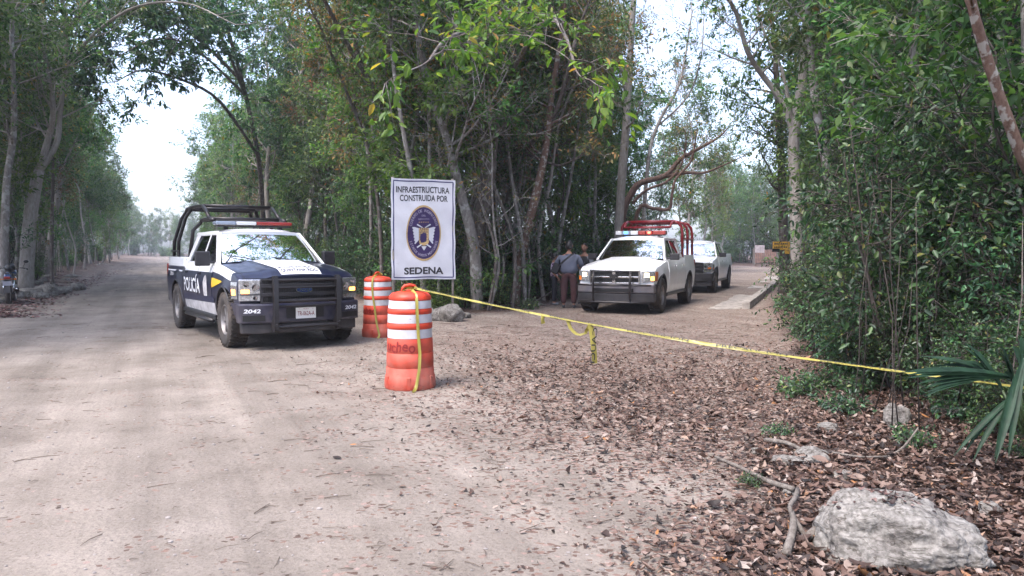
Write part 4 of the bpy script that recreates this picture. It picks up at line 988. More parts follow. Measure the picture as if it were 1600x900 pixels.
        d = MB(); d.box((1.0, 0, 1.33), (.38, 1.6, .09), taper=(.8, .95)); M = Matrix.Translation((.70, .38, 1.40)) @ Matrix.Rotation(R(65), 4, 'Y')
        d.tube([M @ Vector((.18 * math.cos(a / 16 * 6.283), .18 * math.sin(a / 16 * 6.283), 0)) for a in range(17)], .014, 6, caps=False); d.build('dashboard', V_TRIM, root, bevel=.02)
    def door(s, root, x0, x1, side, mats, split):
        mb = MB(); nv = 12
        s.side_patch(mb, x0, x1, .50, 1.322, .007, side, 8, nv, 0, (lambda x, z: 1 if z > s.split(x) - .01 else 0) if split else None, depth=.012)
        d = mb.build('door', mats, root, auto=40)
        h = MB(); xh = x0 + .13; y = side * (s.W(xh, 1.15) + .03)
        h.box((xh, side * (s.W(xh, 1.15) + .004), 1.15), (.20, .016, .05), mi=0); h.box((xh, y, 1.15), (.18, .018, .028), mi=1)
        h.build('handle', [V_TRIM, mats[0]], d, bevel=.006); return d
    def mirror(s, root, side, big):
        m = MB(); hz, hy = (.25, .24) if big else (.17, .25)
        m.box((1.02, side * (1.11), 1.42 if big else 1.40), (.11, hy, hz), Matrix.Rotation(R(8) * side, 3, 'Z')); m.box((1.03, side * .95, 1.36), (.06, .16, .05))
        o = m.build('mirror', V_BLACK, root, bevel=.03, bseg=3, smooth=False)
        g = MB().box((.96, side * 1.11, 1.42 if big else 1.40), (.004, hy * .8, hz * .8), Matrix.Rotation(R(8) * side, 3, 'Z')); g.build('mirror_glass', V_CHROME, o)
    def base(s, root, mats, paint_up, split, bigm):
        s.body(root, mats); s.cab(root, paint_up)
        for sd in (-1, 1):
            s.door(root, .09, 1.13, sd, mats, split); s.door(root, -1.0, .07, sd, mats, split); s.mirror(root, sd, bigm)
            g = MB(); s.side_patch(g, -1.150, -1.134, .5, 1.42, .004, sd, 1, 10); g.build('panel_gap', V_TRIM, root)
            rk = MB(); rk.box((-.02, sd * .93, .425), (2.55, .10, .09)); rk.build('sill', V_TRIM, root, bevel=.02)
            for a in (s.FA, s.RA):        # inner wheel arch lip
                ar = MB(); pts = []
                for i in range(17):
                    t = math.pi * i / 16; x = a + .535 * math.cos(t); z = .44 + .535 * math.sin(t); pts.append((s.warp(x, 1), sd * (s.W(x, max(z, .41)) - .002), z))
                ar.tube(pts, .016, 5); ar.build('arch_lip', V_BLACK, root, smooth=True)
        fl = MB(); fl.box((0.1, 0, .36), (4.9, 1.1, .14)); fl.build('underbody', V_TRIM, root)
        tg = MB(); tg.box((-2.925, 0, 1.0), (.05, 1.62, .62)); tg.build('tailgate', mats[0], root, bevel=.02)
        rb = MB(); rb.box((-2.98, 0, .58), (.16, 1.86, .2)); rb.build('rear_bumper', V_BLACK, root, bevel=.03)
        for sd in (-1, 1):
            tl = MB(); tl.box((-2.90, sd * .90, 1.08), (.09, .13, .42)); tl.build('tail_light', V_REDL, root, bevel=.02)
            s.wheel(root, s.FA, sd * .872, 0); s.wheel(root, s.RA, sd * .872, 0)
        for y in (-.45, .45):
            pass
    def plate(s, root, txt, z, off):
        p = MB(); s.fbox(p, -.16, .16, z - .085, z + .085, off, off + .008, n=2)
        pl = p.build('number_plate', V_PLATE, root)
        t = MB(); s.front_text(t, txt, 0, z - .005, .27, .07, off + .011, bold=.012)
        for y in (-.11, .11): s.front_text(t, '*', y, z + .068, .015, .015, off + .011)
        s.front_text(t, 'MEXICO', 0, z + .065, .09, .016, off + .011)
        t.build('plate_text', V_PTXT, pl)
        q = MB(); s.fbox(q, -.172, .172, z - .097, z + .097, off - .004, off - .001, n=2); q.build('plate_frame', V_TRIM, pl)

# ------------------------------------------------ the two blunt-nosed pickups (police, and the plain white one behind)
def ford_front(s, root, paint, lit):
    g = MB(); s.fbox(g, -.64, .64, .74, 1.11, .0, .012); gr = g.build('grille', V_TRIM, root)
    m = MB()
    for i in range(46):
        y = -.61 + 1.22 * i / 45; s.fbox(m, y - .004, y + .004, .76, 1.10, .012, .02, n=1)
    m.build('grille_mesh', V_STEEL, gr)
    b = MB()
    for z in (1.005, .87): s.fbox(b, -.66, .66, z - .03, z + .03, .012, .05)
    s.fbox(b, -.66, .66, 1.09, 1.115, .01, .045); s.fbox(b, -.66, .66, .735, .755, .01, .045); s.fbox(b, -.66, -.63, .735, 1.11, .01, .045); s.fbox(b, .63, .66, .735, 1.11, .01, .045)
    b.build('grille_bar', V_BLACK, gr, bevel=.006)
    e = MB(); M = Matrix.Translation((s.XN + .055, 0, .94)) @ Matrix.Rotation(R(90), 4, 'Z') @ Matrix.Rotation(R(90), 4, 'X')
    ov = lambda a, b, n=28: [(a * math.cos(6.2832 * i / n), b * math.sin(6.2832 * i / n)) for i in range(n)]
    e.prism(ov(.135, .055), 0, .012, M, 0); e.prism(ov(.122, .044), .012, .016, M, 1)
    vs, fs = fit_text('Ford', .17, .052, 0, .35); e.add([M @ (v + Vector((0, 0, .019))) for v in vs], fs, 0)
    e.build('oval_badge', [V_CHROME, V_OVAL], root)
    for sd in (-1, 1):
        h = MB(); s.fbox(h, sd * .655, sd * .955, .775, 1.11, .0, .03); hl = h.build('headlight', V_LAMPR, root, bevel=.01)
        for yc, zc, rr_ in ((.73, .985, .052), (.86, 1.035, .04), (.74, .82, .03)):
            q = MB(); q.lathe([(.001, .0), (rr_ * .5, .004), (rr_, .018), (rr_ * 1.12, .018)], 16, Matrix.Translation((s.NX(yc) + .030, sd * yc, zc)) @ Matrix.Rotation(R(90), 4, 'Y')); q.build('lamp_bowl', V_CHROME, hl, smooth=True)
        q = MB(); s.fbox(q, sd * .66, sd * .94, .865, .885, .03, .045); s.fbox(q, sd * .655, sd * .67, .78, 1.08, .03, .045, n=1); q.build('lamp_divider', V_BLACK, hl)
        q = MB(); s.fbox(q, sd * (.82), sd * .925, .895, .95, .03, .042, n=3); q.build('turn_signal', V_AMBER if lit else V_AMBR, hl)
        w = MB(); s.side_patch(w, s.XN - .30, s.XN - .05, .80, 1.065, .008, sd, 5, 5, depth=.01); w.build('lamp_side', V_LAMPR, hl)
        w = MB(); s.side_patch(w, s.XN - .26, s.XN - .12, .86, .95, .014, sd, 3, 2); w.build('side_marker', V_AMBER if lit else V_AMBR, hl)
    # bumper with end caps and air dam
    b = MB(); s.fbox(b, -.97, .97, .43, .735, -.10, .10); bp = b.build('front_bumper', paint, root, bevel=.025)
    for sd in (-1, 1):
        c = MB(); s.side_patch(c, s.XN - .32, s.XN + .03, .43, .735, .02, sd, 4, 3, depth=.03); c.build('bumper_end', paint, bp)
    for y0, y1, z0, z1 in ((-.30, .30, .50, .70), (-.93, -.62, .47, .56), (.62, .93, .47, .56)):
        a = MB(); s.fbox(a, y0, y1, z0, z1, .10, .106); a.build('bumper_inlet', V_TRIM, bp)
    d = MB(); s.fbox(d, -.93, .93, .27, .43, -.08, .05); d.build('air_dam', V_BLACK, root, bevel=.02)
    for sd in (-1, 1):
        q = MB(); q.tube([(s.NX(.42) + .08, sd * .39, .40), (s.NX(.42) + .15, sd * .39, .38), (s.NX(.42) + .16, sd * .42, .36), (s.NX(.42) + .08, sd * .45, .36)], .013, 6); q.build('tow_hook', V_STEEL, root, smooth=True)
    q = MB(); s.fbox(q, -.90, .90, 1.118, 1.126, .002, .012); q.build('bonnet_front_gap', V_TRIM, root)

def police_truck():
    s = Pickup('police'); root = empty('police_pickup', (-4.93, 14.02, 0), R(-54.9), 'navy and white police pickup with black roof cage and bull bar', 'pickup truck')
    s.base(root, [V_NAVY, V_WHITE], V_WHITE, True, True); ford_front(s, root, V_NAVY, True)
    # hood markings
    h = MB()
    h.grid(lambda u, v: (lambda x, y: Vector((s.warp(x, y), y, s.hoodz(x, y) + .007)))(lerp(1.42, 2.765, v), (2 * u - 1) * lerp(.40, .325, v) + lerp(0, .0, v)), 16, 44, flip=False)
    hd = h.build('hood_panel', V_DECW, root, smooth=True)
    t = MB(); s.hood_text(t, 'POLICÍA', 2.47, 0, .58, .15, .016, 0, .03); s.hood_text(t, 'QUINTANA ROO', 2.655, 0, .60, .11, .016, 0, .02)
    t.build('hood_lettering', V_DECD, hd)
    e = MB()
    def disc(r0, r1, n=28):
        for i in range(n):
            a, b = 6.2832 * i / n, 6.2832 * (i + 1) / n
            q = []
            for r, aa in ((r0, a), (r1, a), (r1, b), (r0, b)): x, y = 2.05 + r * .85 * math.cos(aa), r * math.sin(aa); q.append(Vector((s.warp(x, y), y, s.hoodz(x, y) + .013)))
            e.add(q, [(0, 1, 2, 3)])
    disc(.19, .215); disc(.001, .15); e.build('hood_shield', V_DECG, hd)
    # side livery, both sides
    for sd in (-1, 1):
        w = MB()
        w2 = MB()
        s.side_patch(w2, -1.02, 1.33, .50, .70, .012, sd, 26, 2, zf=lambda x: (.475, .63 + .02 * (x + 1)), mi=0)
        bn = w2.build('side_band', V_DECG, root, smooth=True)
        s.side_patch(w, -1.05, 1.30, .64, .74, .016, sd, 26, 2, zf=lambda x: (.635 + .02 * (x + 1), .735 + .02 * (x + 1)))
        cb = w.build('dark_band', V_DECD, root, smooth=True)
        t = MB(); s.side_text(t, 'QUINTANA ROO', .02, .70, 1.75, .072, .021, sd, 0, .02, .2, .02 * (1 if sd < 0 else -1)); t.build('band_lettering', V_DECW, cb)
        t = MB(); s.side_text(t, 'POLICÍA', -.36, .96, 1.30, .33, .014, sd, 0, .018); t.build('side_lettering', V_DECW, root)
        t = MB(); s.side_text(t, '066', -2.25, 1.10, .34, .12, .014, sd, 0, .02); t.build('number_lettering', V_DECG, root)
        y = MB()
        def f(u, v):
            x = lerp(1.17, 1.86, u); zc = lerp(1.015, 1.055, u); hh = lerp(.085, .008, u ** 1.1); z = zc + (2 * v - 1) * hh
            return Vector((s.warp(x, 1), sd * (s.W(x, z) + .010), z))
        y.grid(f, 10, 3, flip=(sd > 0)); y.build('yellow_stripe', V_YEL, root, smooth=True)
        p = MB()
        def shield(u, v):
            a = u * 6.2832; r = v; x = .72 + r * .15 * math.cos(a); z = .93 + r * (.2 if math.sin(a) > 0 else .25) * math.sin(a); return Vector((s.warp(x, 1), sd * (s.W(x, z) + .015), z))
        p.grid(shield, 20, 1); p.build('side_shield', V_DECG, root)
        t = MB(); s.front_text(t, '2042', sd * .80, .625, .235, .062, .104, 0, .03, .15); t.build('bumper_number', V_DECW, root)
        b = MB(); s.side_patch(b, -2.75, -1.25, 1.0, 1.16, .01, sd, 14, 1, zf=lambda x: (1.15, 1.175)); b.build('bed_stripe', V_DECW, root)
    s.plate(root, 'TR-062A-A', .575, .115)
    # bull bar
    b = MB(); X = s.XN + .20
    for y in (-.50, .50):
        poly = [(X - .02, .30), (X + .05, .33), (X + .05, 1.06), (X + .01, 1.17), (X - .05, 1.17), (X - .06, 1.05), (X - .02, .95), (X - .02, .55), (X - .12, .45), (X - .12, .36)]
        M = Matrix(((1, 0, 0, 0), (0, 0, 1, y), (0, 1, 0, 0), (0, 0, 0, 1))); b.prism(poly, -.035, .035, M)
        b.ball((X + .055, y, .42), .022, 8)
    for z, r in ((1.10, .022), (.985, .014), (.78, .028), (.70, .016), (.38, .028)): b.tube([(X, -.5, z), (X + .02, 0, z), (X, .5, z)], r, 8)
    b.build('bull_bar', V_STEEL, root, auto=40)
    # light bar
    l = empty('light_bar', (0.12, 0, 2.06)); l.parent = root
    for y0, y1, mt, nm in ((-.70, -.34, V_BLUEL, 'blue_lens'), (-.335, .03, V_CLEARL, 'clear_lens'), (.035, .70, V_REDL, 'red_lens')):
        MB().box((0, (y0 + y1) / 2, 0), (.26, y1 - y0, .065)).build(nm, mt, l, bevel=.02)
    q = MB().box((0, 0, -.055), (.22, 1.34, .03)); 
    for y in (-.5, .5): q.box((0, y, -.10), (.08, .07, .08))
    q.build('bar_base', V_TRIM, l)
    # cage
    c = MB(); r = .036
    for sd in (-1, 1):
        y = sd * .86; yt = sd * .66
        c.tube([(-2.70, y, 1.38), (-2.62, y, 1.75), (-2.50, yt * 1.12, 2.22), (-2.42, yt, 2.36), (-2.30, yt, 2.42), (-1.6, yt, 2.44), (-.9, yt, 2.42), (-.62, yt, 2.30), (-.35, yt, 2.16)], r, 8)
        c.tube([(-2.25, y, 1.38), (-2.18, y, 1.75), (-2.06, yt * 1.12, 2.24), (-1.98, yt, 2.38), (-1.9, yt, 2.43)], r, 8)
        c.tube([(-1.2, y, 1.38), (-1.16, yt * 1.2, 1.95), (-1.10, yt, 2.10), (-1.0, yt, 2.15), (-.35, yt, 2.16), (-.05, yt, 2.12)], r, 8)
        c.box((-2.5, sd * .88, 1.43), (.42, .09, .02)); c.box((-2.47, sd * .88, 1.55), (.75, .03, .03))
    for x, z in ((-2.36, 2.41), (-1.95, 2.43), (-1.02, 2.15), (-.9, 2.43), (-.35, 2.16)): c.tube([(x, -.66, z), (x, .66, z)], r * .9, 8)
    c.build('roof_cage', V_STEEL, root, smooth=True)
    # door pull boards that carry the cage, wheel stubs and step
    st = MB()
    for sd in (-1, 1): st.tube([(-1.0, sd * .98, .36), (1.1, sd * .98, .36)], .035, 8)
    st.build('side_step', V_STEEL, root, smooth=True)
    return root
police_truck()

def white_ram():
    s = Pickup('ram'); root = empty('white_pickup', (3.63, 20.66, 0), R(-113.6), 'white pickup with red cage, lit headlamps and red and blue beacons', 'pickup truck')
    s.base(root, [V_WHITE], V_WHITE, False, False)
    g = MB(); s.fbox(g, -.60, .60, .76, 1.06, .0, .012); gr = g.build('grille', V_TRIM, root)
    m = MB()
    for i in range(8): s.fbox(m, -.57, .57, .80 + i * .033, .806 + i * .033, .012, .02)
    m.build('grille_mesh', V_STEEL, gr)
    b = MB()
    def ring(y0, y1, z0, z1, w, o):
        s.fbox(b, y0, y1, z1 - w, z1, .01, o); s.fbox(b, y0, y1, z0, z0 + w, .01, o); s.fbox(b, y0, y0 + w, z0, z1, .01, o, n=1); s.fbox(b, y1 - w, y1, z0, z1, .01, o, n=1)
    ring(-.63, .63, .745, 1.085, .035, .055)
    s.fbox(b, -.60, .60, .885, .93, .012, .05); s.fbox(b, -.045, .045, .75, 1.08, .012, .06, n=1); b.build('chrome_cross', V_CHROME, gr, bevel=.008)
    # emblem: ram head as a small relief
    e = MB(); X = s.XN + .065
    sh = [(0, -.085), (.03, -.07), (.038, -.02), (.05, .02), (.085, -.02), (.07, -.055), (.10, -.03), (.105, .03), (.07, .07), (.03, .075), (0, .07)]
    pts = sh + [(-a, b_) for a, b_ in reversed(sh[1:-1])]
    M = Matrix.Translation((X, 0, .905)) @ Matrix.Rotation(R(90), 4, 'Z') @ Matrix.Rotation(R(90), 4, 'X'); e.prism(pts, 0, .015, M); e.build('front_emblem', V_STEEL, gr)
    for sd in (-1, 1):
        h = MB(); s.fbox(h, sd * .66, sd * .955, .80, 1.06, .0, .03); hl = h.build('headlight', V_LAMPR, root, bevel=.012)
        q = MB(); s.fbox(q, sd * .735, sd * .84, .915, 1.01, .03, .042, n=3); q.build('lit_bulb', V_LIT, hl)
        q = MB(); s.fbox(q, sd * .88, sd * .95, .83, .93, .03, .04, n=2); q.build('turn_signal', V_AMBER if sd > 0 else V_AMBR, hl)
        w = MB(); s.side_patch(w, s.XN - .24, s.XN - .05, .81, 1.04, .008, sd, 5, 5, depth=.01); w.build('lamp_side', V_AMBR, hl)
    b = MB(); s.fbox(b, -.97, .97, .52, .735, -.10, .12); bp = b.build('front_bumper', pmat('grey_bumper', (.13, .13, .16), .35, metal=.5, dirt=DUST, dirt_z=(.2, 1)), root, bevel=.03)
    c = MB(); s.fbox(c, -.97, .97, .30, .52, -.10, .10); c.build('lower_bumper', V_BLACK, root, bevel=.03)
    for sd in (-1, 1):
        c = MB(); s.side_patch(c, s.XN - .30, s.XN + .03, .32, .735, .02, sd, 4, 3, depth=.03); c.build('bumper_end', V_BLACK, bp)
    a = MB(); s.fbox(a, -.5, .5, .55, .64, .12, .126); a.build('bumper_inlet', V_TRIM, bp)
    b = MB(); X = s.XN + .26
    for y in (-.46, .46): b.tube([(X - .12, y, .30), (X, y, .36), (X + .03, y, .8), (X - .02, y, 1.05)], .032, 8)
    b.tube([(X - .02, -.46, 1.04), (X, 0, 1.06), (X - .02, .46, 1.04)], .016, 8); b.tube([(X + .01, -.46, .72), (X + .03, 0, .72), (X + .01, .46, .72)], .026, 8)
    b.tube([(X - .16, -.93, .72), (X - .02, -.6, .72), (X + .01, -.46, .72)], .022, 8); b.tube([(X - .16, .93, .72), (X - .02, .6, .72), (X + .01, .46, .72)], .022, 8)
    b.tube([(X - .14, -.9, .31), (X - .02, -.46, .31), (X, .0, .31), (X - .02, .46, .31), (X - .14, .9, .31)], .026, 8)
    b.build('bull_bar', V_STEEL, root, smooth=True)
    l = empty('light_bar', (0.12, 0, 2.05)); l.parent = root
    for y0, y1, mt, nm in ((-.70, -.52, V_CLEARL, 'end_lens'), (-.515, -.28, V_BLUEL, 'blue_lens'), (-.46, -.34, V_BLUEON, 'blue_beacon'), (-.275, -.06, V_CLEARL, 'clear_lens'), (-.055, .15, V_REDL, 'red_lens'), (.155, .34, V_REDL, 'red_lens'), (.20, .30, V_REDON, 'red_beacon'), (.345, .70, V_REDL, 'red_lens')):
        MB().box((0, (y0 + y1) / 2, 0), (.27 if 'beacon' in nm else .26, y1 - y0, .07 if 'beacon' in nm else .11)).build(nm, mt, l, bevel=.018)
    q = MB().box((0, 0, -.065), (.22, 1.36, .025))
    for y in (-.5, .5): q.box((0, y, -.10), (.1, .07, .08))
    q.build('bar_base', V_TRIM, l)
    c = MB(); r = .04
    for x0 in (-1.15, -1.95, -2.72):
        for sd in (-1, 1): 
            y = sd * .90; c.tube([(x0, y, 1.38), (x0 + .02, y, 2.05), (x0 + .05, sd * .87, 2.25), (x0 + .09, sd * .78, 2.36), (x0 + .12, sd * .66, 2.40)], r, 8)
        c.tube([(x0 + .12, -.66, 2.40), (x0 + .12, .66, 2.40)], r, 8)
    for y in (-.66, .66): c.tube([(-2.60, y, 2.40), (-1.03, y, 2.40)], r, 8)
    for sd in (-1, 1): c.tube([(-1.03, sd * .66, 2.40), (-.75, sd * .66, 2.34), (-.55, sd * .66, 2.22)], r * .8, 8); c.tube([(-2.72, sd * .90, 1.9), (-1.15, sd * .90, 1.9)], r * .6, 6)
    c.tube([(-.55, -.66, 2.22), (-.55, .66, 2.22)], r * .8, 8)
    c.build('bed_cage', V_RED, root, smooth=True)
    t = MB()
    return root
white_ram()
def white_plain():
    s = Pickup('plain'); root = empty('white_pickup', (7.47, 29.72, 0), R(-113.6), 'plain white pickup without a cage parked behind the caged one', 'pickup truck')
    s.base(root, [V_WHITE], V_WHITE, False, False); ford_front(s, root, V_BLACK, False); return root
white_plain()
# ================================================================ rocks
from mathutils import noise as MN
def rock_mat():
    m = bpy.data.materials.new('limestone'); m.use_nodes = True; N, L = nt(m); b = N['Principled BSDF']
    tc = N.new('ShaderNodeTexCoord')
    n = N.new('ShaderNodeTexNoise'); n.inputs['Scale'].default_value = 7; n.inputs['Detail'].default_value = 10; n.inputs['Roughness'].default_value = .68; n.inputs['Distortion'].default_value = .6
    L.new(tc.outputs['Object'], n.inputs['Vector'])
    r = N.new('ShaderNodeValToRGB'); e = r.color_ramp.elements; e[0].position, e[0].color = .33, (.07, .065, .06, 1); e[1].position, e[1].color = .7, (.30, .285, .26, 1)
    q = e.new(.42); q.color = (.17, .155, .14, 1); q = e.new(.52); q.color = (.235, .22, .20, 1); L.new(n.outputs['Fac'], r.inputs[0])
    mu = N.new('ShaderNodeTexNoise'); mu.inputs['Scale'].default_value = 40; mu.inputs['Detail'].default_value = 6; L.new(tc.outputs['Object'], mu.inputs['Vector'])
    r2 = N.new('ShaderNodeValToRGB'); e = r2.color_ramp.elements; e[0].position, e[0].color = .35, (.5, .5, .48, 1); e[1].position, e[1].color = .6, (1.1, 1.1, 1.1, 1); L.new(mu.outputs['Fac'], r2.inputs[0])
    x = N.new('ShaderNodeMix'); x.data_type = 'RGBA'; x.blend_type = 'MULTIPLY'; x.inputs['Factor'].default_value = .8; L.new(r.outputs[0], x.inputs['A']); L.new(r2.outputs[0], x.inputs['B'])
    L.new(x.outputs['Result'], b.inputs['Base Color']); b.inputs['Roughness'].default_value = .92; b.inputs['Specular IOR Level'].default_value = .2
    mp_ = N.new('ShaderNodeMapping'); mp_.inputs['Rotation'].default_value = (.5, .35, .3); mp_.inputs['Scale'].default_value = (2.2, 3, 11); L.new(tc.outputs['Object'], mp_.inputs['Vector'])
    sn = N.new('ShaderNodeTexNoise'); sn.inputs['Scale'].default_value = 1.6; sn.inputs['Detail'].default_value = 7; sn.inputs['Distortion'].default_value = 1.2; L.new(mp_.outputs[0], sn.inputs['Vector'])
    cr = N.new('ShaderNodeValToRGB'); e = cr.color_ramp.elements; e[0].position, e[0].color = .44, (1, 1, 1, 1); e[1].position, e[1].color = .56, (1, 1, 1, 1); q = e.new(.495); q.color = (.28, .25, .22, 1); q = e.new(.475); q.color = (.95, .95, .95, 1); q = e.new(.515); q.color = (.95, .95, .95, 1)
    L.new(sn.outputs['Fac'], cr.inputs[0]); x3 = N.new('ShaderNodeMix'); x3.data_type = 'RGBA'; x3.blend_type = 'MULTIPLY'; x3.inputs['Factor'].default_value = .85
    L.new(x.outputs['Result'], x3.inputs['A']); L.new(cr.outputs[0], x3.inputs['B']); L.new(x3.outputs['Result'], b.inputs['Base Color'])
    ad = N.new('ShaderNodeMath'); ad.operation = 'MULTIPLY_ADD'; L.new(mu.outputs['Fac'], ad.inputs[0]); ad.inputs[1].default_value = .35; L.new(n.outputs['Fac'], ad.inputs[2])
    bp = N.new('ShaderNodeBump'); bp.inputs['Strength'].default_value = .9; bp.inputs['Distance'].default_value = .03; L.new(ad.outputs[0], bp.inputs['Height']); L.new(bp.outputs[0], b.inputs['Normal'])
    return m
M_ROCK = rock_mat()
def rock(name, loc, dims, seed, label, sub=4, rz=0.0, rough=.35, shape=None, group=None, sink=.25, cat='rock'):
    bm = bmesh.new(); bmesh.ops.create_icosphere(bm, subdivisions=sub, radius=1)
    off = Vector((seed * 7.3, seed * 3.1, seed * 1.7))
    for v in bm.verts:
        p = v.co.normalized(); n = MN.fractal(p * 1.3 + off, 1.0, 2.0, 5); w = 1 - abs(MN.fractal(p * 2.6 + off * 2, .9, 2.1, 5))
        r = 1 + rough * n + rough * .35 * (w - .7)
        q = p * r; q.z = max(q.z, -.5)
        q = Vector((math.copysign(abs(q.x) ** .85, q.x), math.copysign(abs(q.y) ** .85, q.y), q.z * (1 if q.z < 0 else .9)))
        v.co = Vector((q.x * dims[0] / 2, q.y * dims[1] / 2, q.z * dims[2] * .62))
        if shape: v.co.z *= shape(v.co.x / dims[0] * 2, v.co.y / dims[1] * 2)
    me = bpy.data.meshes.new(name); bm.to_mesh(me); bm.free(); me.polygons.foreach_set('use_smooth', [True] * len(me.polygons)); me.materials.append(M_ROCK)
    o = bpy.data.objects.new(name, me); C.objects.link(o); x, y = loc; o.location = (x, y, T(x, y) + dims[2] * sink); o.rotation_euler = (0, 0, rz)
    return tag(o, label, cat, group)
g = G(1408, 838, .1)
rock('boulder', (g.x, g.y), (.78, .56, .44), 3, 'large pale rough limestone boulder lying in the leaves at bottom right', 6, -.25, .24, lambda x, y: 1.0 - .22 * x + .10 * y, sink=.15)
bld = [o for o in C.objects if o.name == 'boulder'][0]; bpy.context.view_layer.update(); rs_ = np.random.RandomState(6); pp_ = []
for i in range(60):
    lx, ly = rs_.normal(-.10, .10), rs_.normal(-.02, .08); ok_, hp_, nn_, _f = bld.ray_cast(Vector((lx, ly, 2)), Vector((0, 0, -1)))
    if ok_: w = bld.matrix_world @ hp_; pp_.append((w.x, w.y, w.z + .008))
pp_ = np.array(pp_); k = len(pp_); a = rs_.uniform(0, 6.28, k)
me = leaves_mesh('leaf_litter', pp_, np.stack([np.cos(a), np.sin(a), rs_.normal(0, .2, k)], 1), np.stack([rs_.normal(0, .3, k), rs_.normal(0, .3, k), np.ones(k)], 1), rs_.uniform(.02, .055, k), rs_.uniform(.012, .026, k), M_DEAD, rs_, 2)
o = bpy.data.objects.new('leaf_litter', me); C.objects.link(o); tag(o, 'reddish leaves fallen on top of the big boulder', 'fallen leaves', kind='stuff')
# smaller stones
for i, (px, py, Y, w, h, lab) in enumerate([(1402, 640, 6.4, .22, .24, 'pale stone standing in the undergrowth under the yellow tape'), (1268, 700, 5.45, .34, .10, 'flat pale stone half buried in leaves left of the boulder'),
        (1232, 716, 5.3, .22, .08, 'low flat stone beside the root left of the boulder'), (1546, 800, 4.3, .16, .08, 'small pale stone right of the big boulder'), (1236, 775, 4.6, .12, .08, 'small grey stone beside the bent root'),
        (1318, 735, 5.0, .14, .06, 'little pale stone behind the big boulder'), (1180, 700, 5.6, .10, .05, 'tiny pale stone among the leaves left of the flat stones'), (1295, 650, 6.3, .20, .09, 'grey stone below the seedlings by the tape')]):
    g = P(px, py, Y); rock('stone', (g.x, Y), (w, w * .7, h), 20 + i, lab, 4, i * 1.3, .3)
for i, (px, Y, w, h, lab) in enumerate([(687, 16.5, .50, .33, 'rounded grey stone left of the sign post'), (706, 16.3, .62, .42, 'larger pale stone at the foot of the sign post'), (728, 17.0, .26, .16, 'small pale stone right of the sign post'), (668, 17.0, .4, .3, 'grey stone hidden behind the front barrel')]):
    g = P(px, 480, Y); rock('stone', (g.x, Y), (w, w * .8, h), 40 + i, lab, 4, i * 2.1, .22, sink=.3)
for i, (px, Y, w) in enumerate([(26, 24.0, .6), (40, 24.3, .8), (55, 24.8, .7), (70, 25.2, .9), (86, 26, .7), (100, 27, .6), (62, 24.2, .5), (118, 29, .7)]):
    x = P(px, 440, Y).x; rock('verge_stone', (x, Y), (w, w * .8, w * .55), 130 + i, 'rough grey stone in the low bank below the forked tree', 3, i * 1.1, .35, group='stones below the forked tree', sink=.2)
rs = random.Random(4)
for i in range(26):
    y = 21 + 60 * rs.random() ** 1.5; x = -4.25 - .48 * y - rs.uniform(.1, 1.3); w = rs.uniform(.25, .7)
    rock('verge_stone', (x, y), (w, w * .8, w * .45), 60 + i, 'rough stone in the low bank along the left verge', 3, rs.uniform(0, 6), .3, group='stones along the left verge', sink=.15)
for i in range(14):
    y = 19 + 8 * rs.random(); x = 6.32 - .48 * y + rs.uniform(.5, 5); x = min(x, -7.4 + .4 * y - .1); w = rs.uniform(.12, .3)
    rock('verge_stone', (x, y), (w, w * .8, w * .4), 90 + i, 'small stone at the leafy edge of the woods behind the sign', 3, rs.uniform(0, 6), .3, group='stones at the edge of the middle woods', sink=.15)

# ---------------------------------------------------------------- sticks and roots
BK_STICK = bark_mat('stick_bark', (.08, .066, .055), (.22, .195, .17), 9)
def stick(pts, r0, r1, label, name='fallen_branch', n=8):
    mb = MB(); rg = random.Random(len(pts)); b = Vector(pts[0]); k = len(pts)
    out = []
    P_ = [Vector(p) - b for p in pts]
    for i in range(k - 1):
        for t in (0, .33, .66): 
            a, c = P_[i], P_[i + 1]; out.append(a.lerp(c, t))
    out.append(P_[-1]); m = len(out) - 1
    sm = [out[0]] + [(out[i - 1] + out[i] * 2 + out[i + 1]) / 4 for i in range(1, m)] + [out[-1]]
    mb.tube(sm, [lerp(r0, r1, i / m) * rg.uniform(.88, 1.12) for i in range(m + 1)], n)
    o = mb.build(name, BK_STICK, None, smooth=True, loc=b); return tag(o, label, 'branch')
def gz(px, py, dz=.02):
    dz += .035
    g = G(px, py, .03); return (g.x, g.y, T(g.x, g.y) + dz)
stick([gz(1118, 716), gz(1160, 734), gz(1205, 757), gz(1240, 772, .04)], .012, .018, 'long thin grey branch lying on the leaves left of the boulder')
stick([gz(1246, 770, .03), gz(1243, 790, .05), gz(1231, 808, .05), gz(1248, 832, .03), gz(1262, 846, .0)],   .014, .012, 'bent smooth root curling above the leaves left of the boulder', 'root')
stick([gz(1228, 868, .0), gz(1240, 845, .06), gz(1238, 822, .07)], .024, .016, 'short dark upright root stub in the leaves', 'root')
stick([gz(1262, 846, .02), gz(1292, 832, .05)], .02, .026, 'short broken branch end against the boulder')
stick([gz(1387, 716, .0), P(1412, 700, 5.6), P(1435, 668, 5.6)], .012, .007, 'pale broken stick rising from the undergrowth behind the boulder')
stick([gz(1300, 712, .02), gz(1345, 722, .03), gz(1390, 718, .02)], .010, .006, 'thin pale twig lying behind the boulder')
stick([gz(1195, 690, .01), gz(1230, 700, .04), gz(1262, 712, .02)], .02, .012, 'grey root lying beside the flat stones', 'root')
stick([P(838, 470, 21.5), P(852, 462, 21.6), P(862, 455, 21.8)], .02, .015, 'pale broken branch leaning behind the woman')

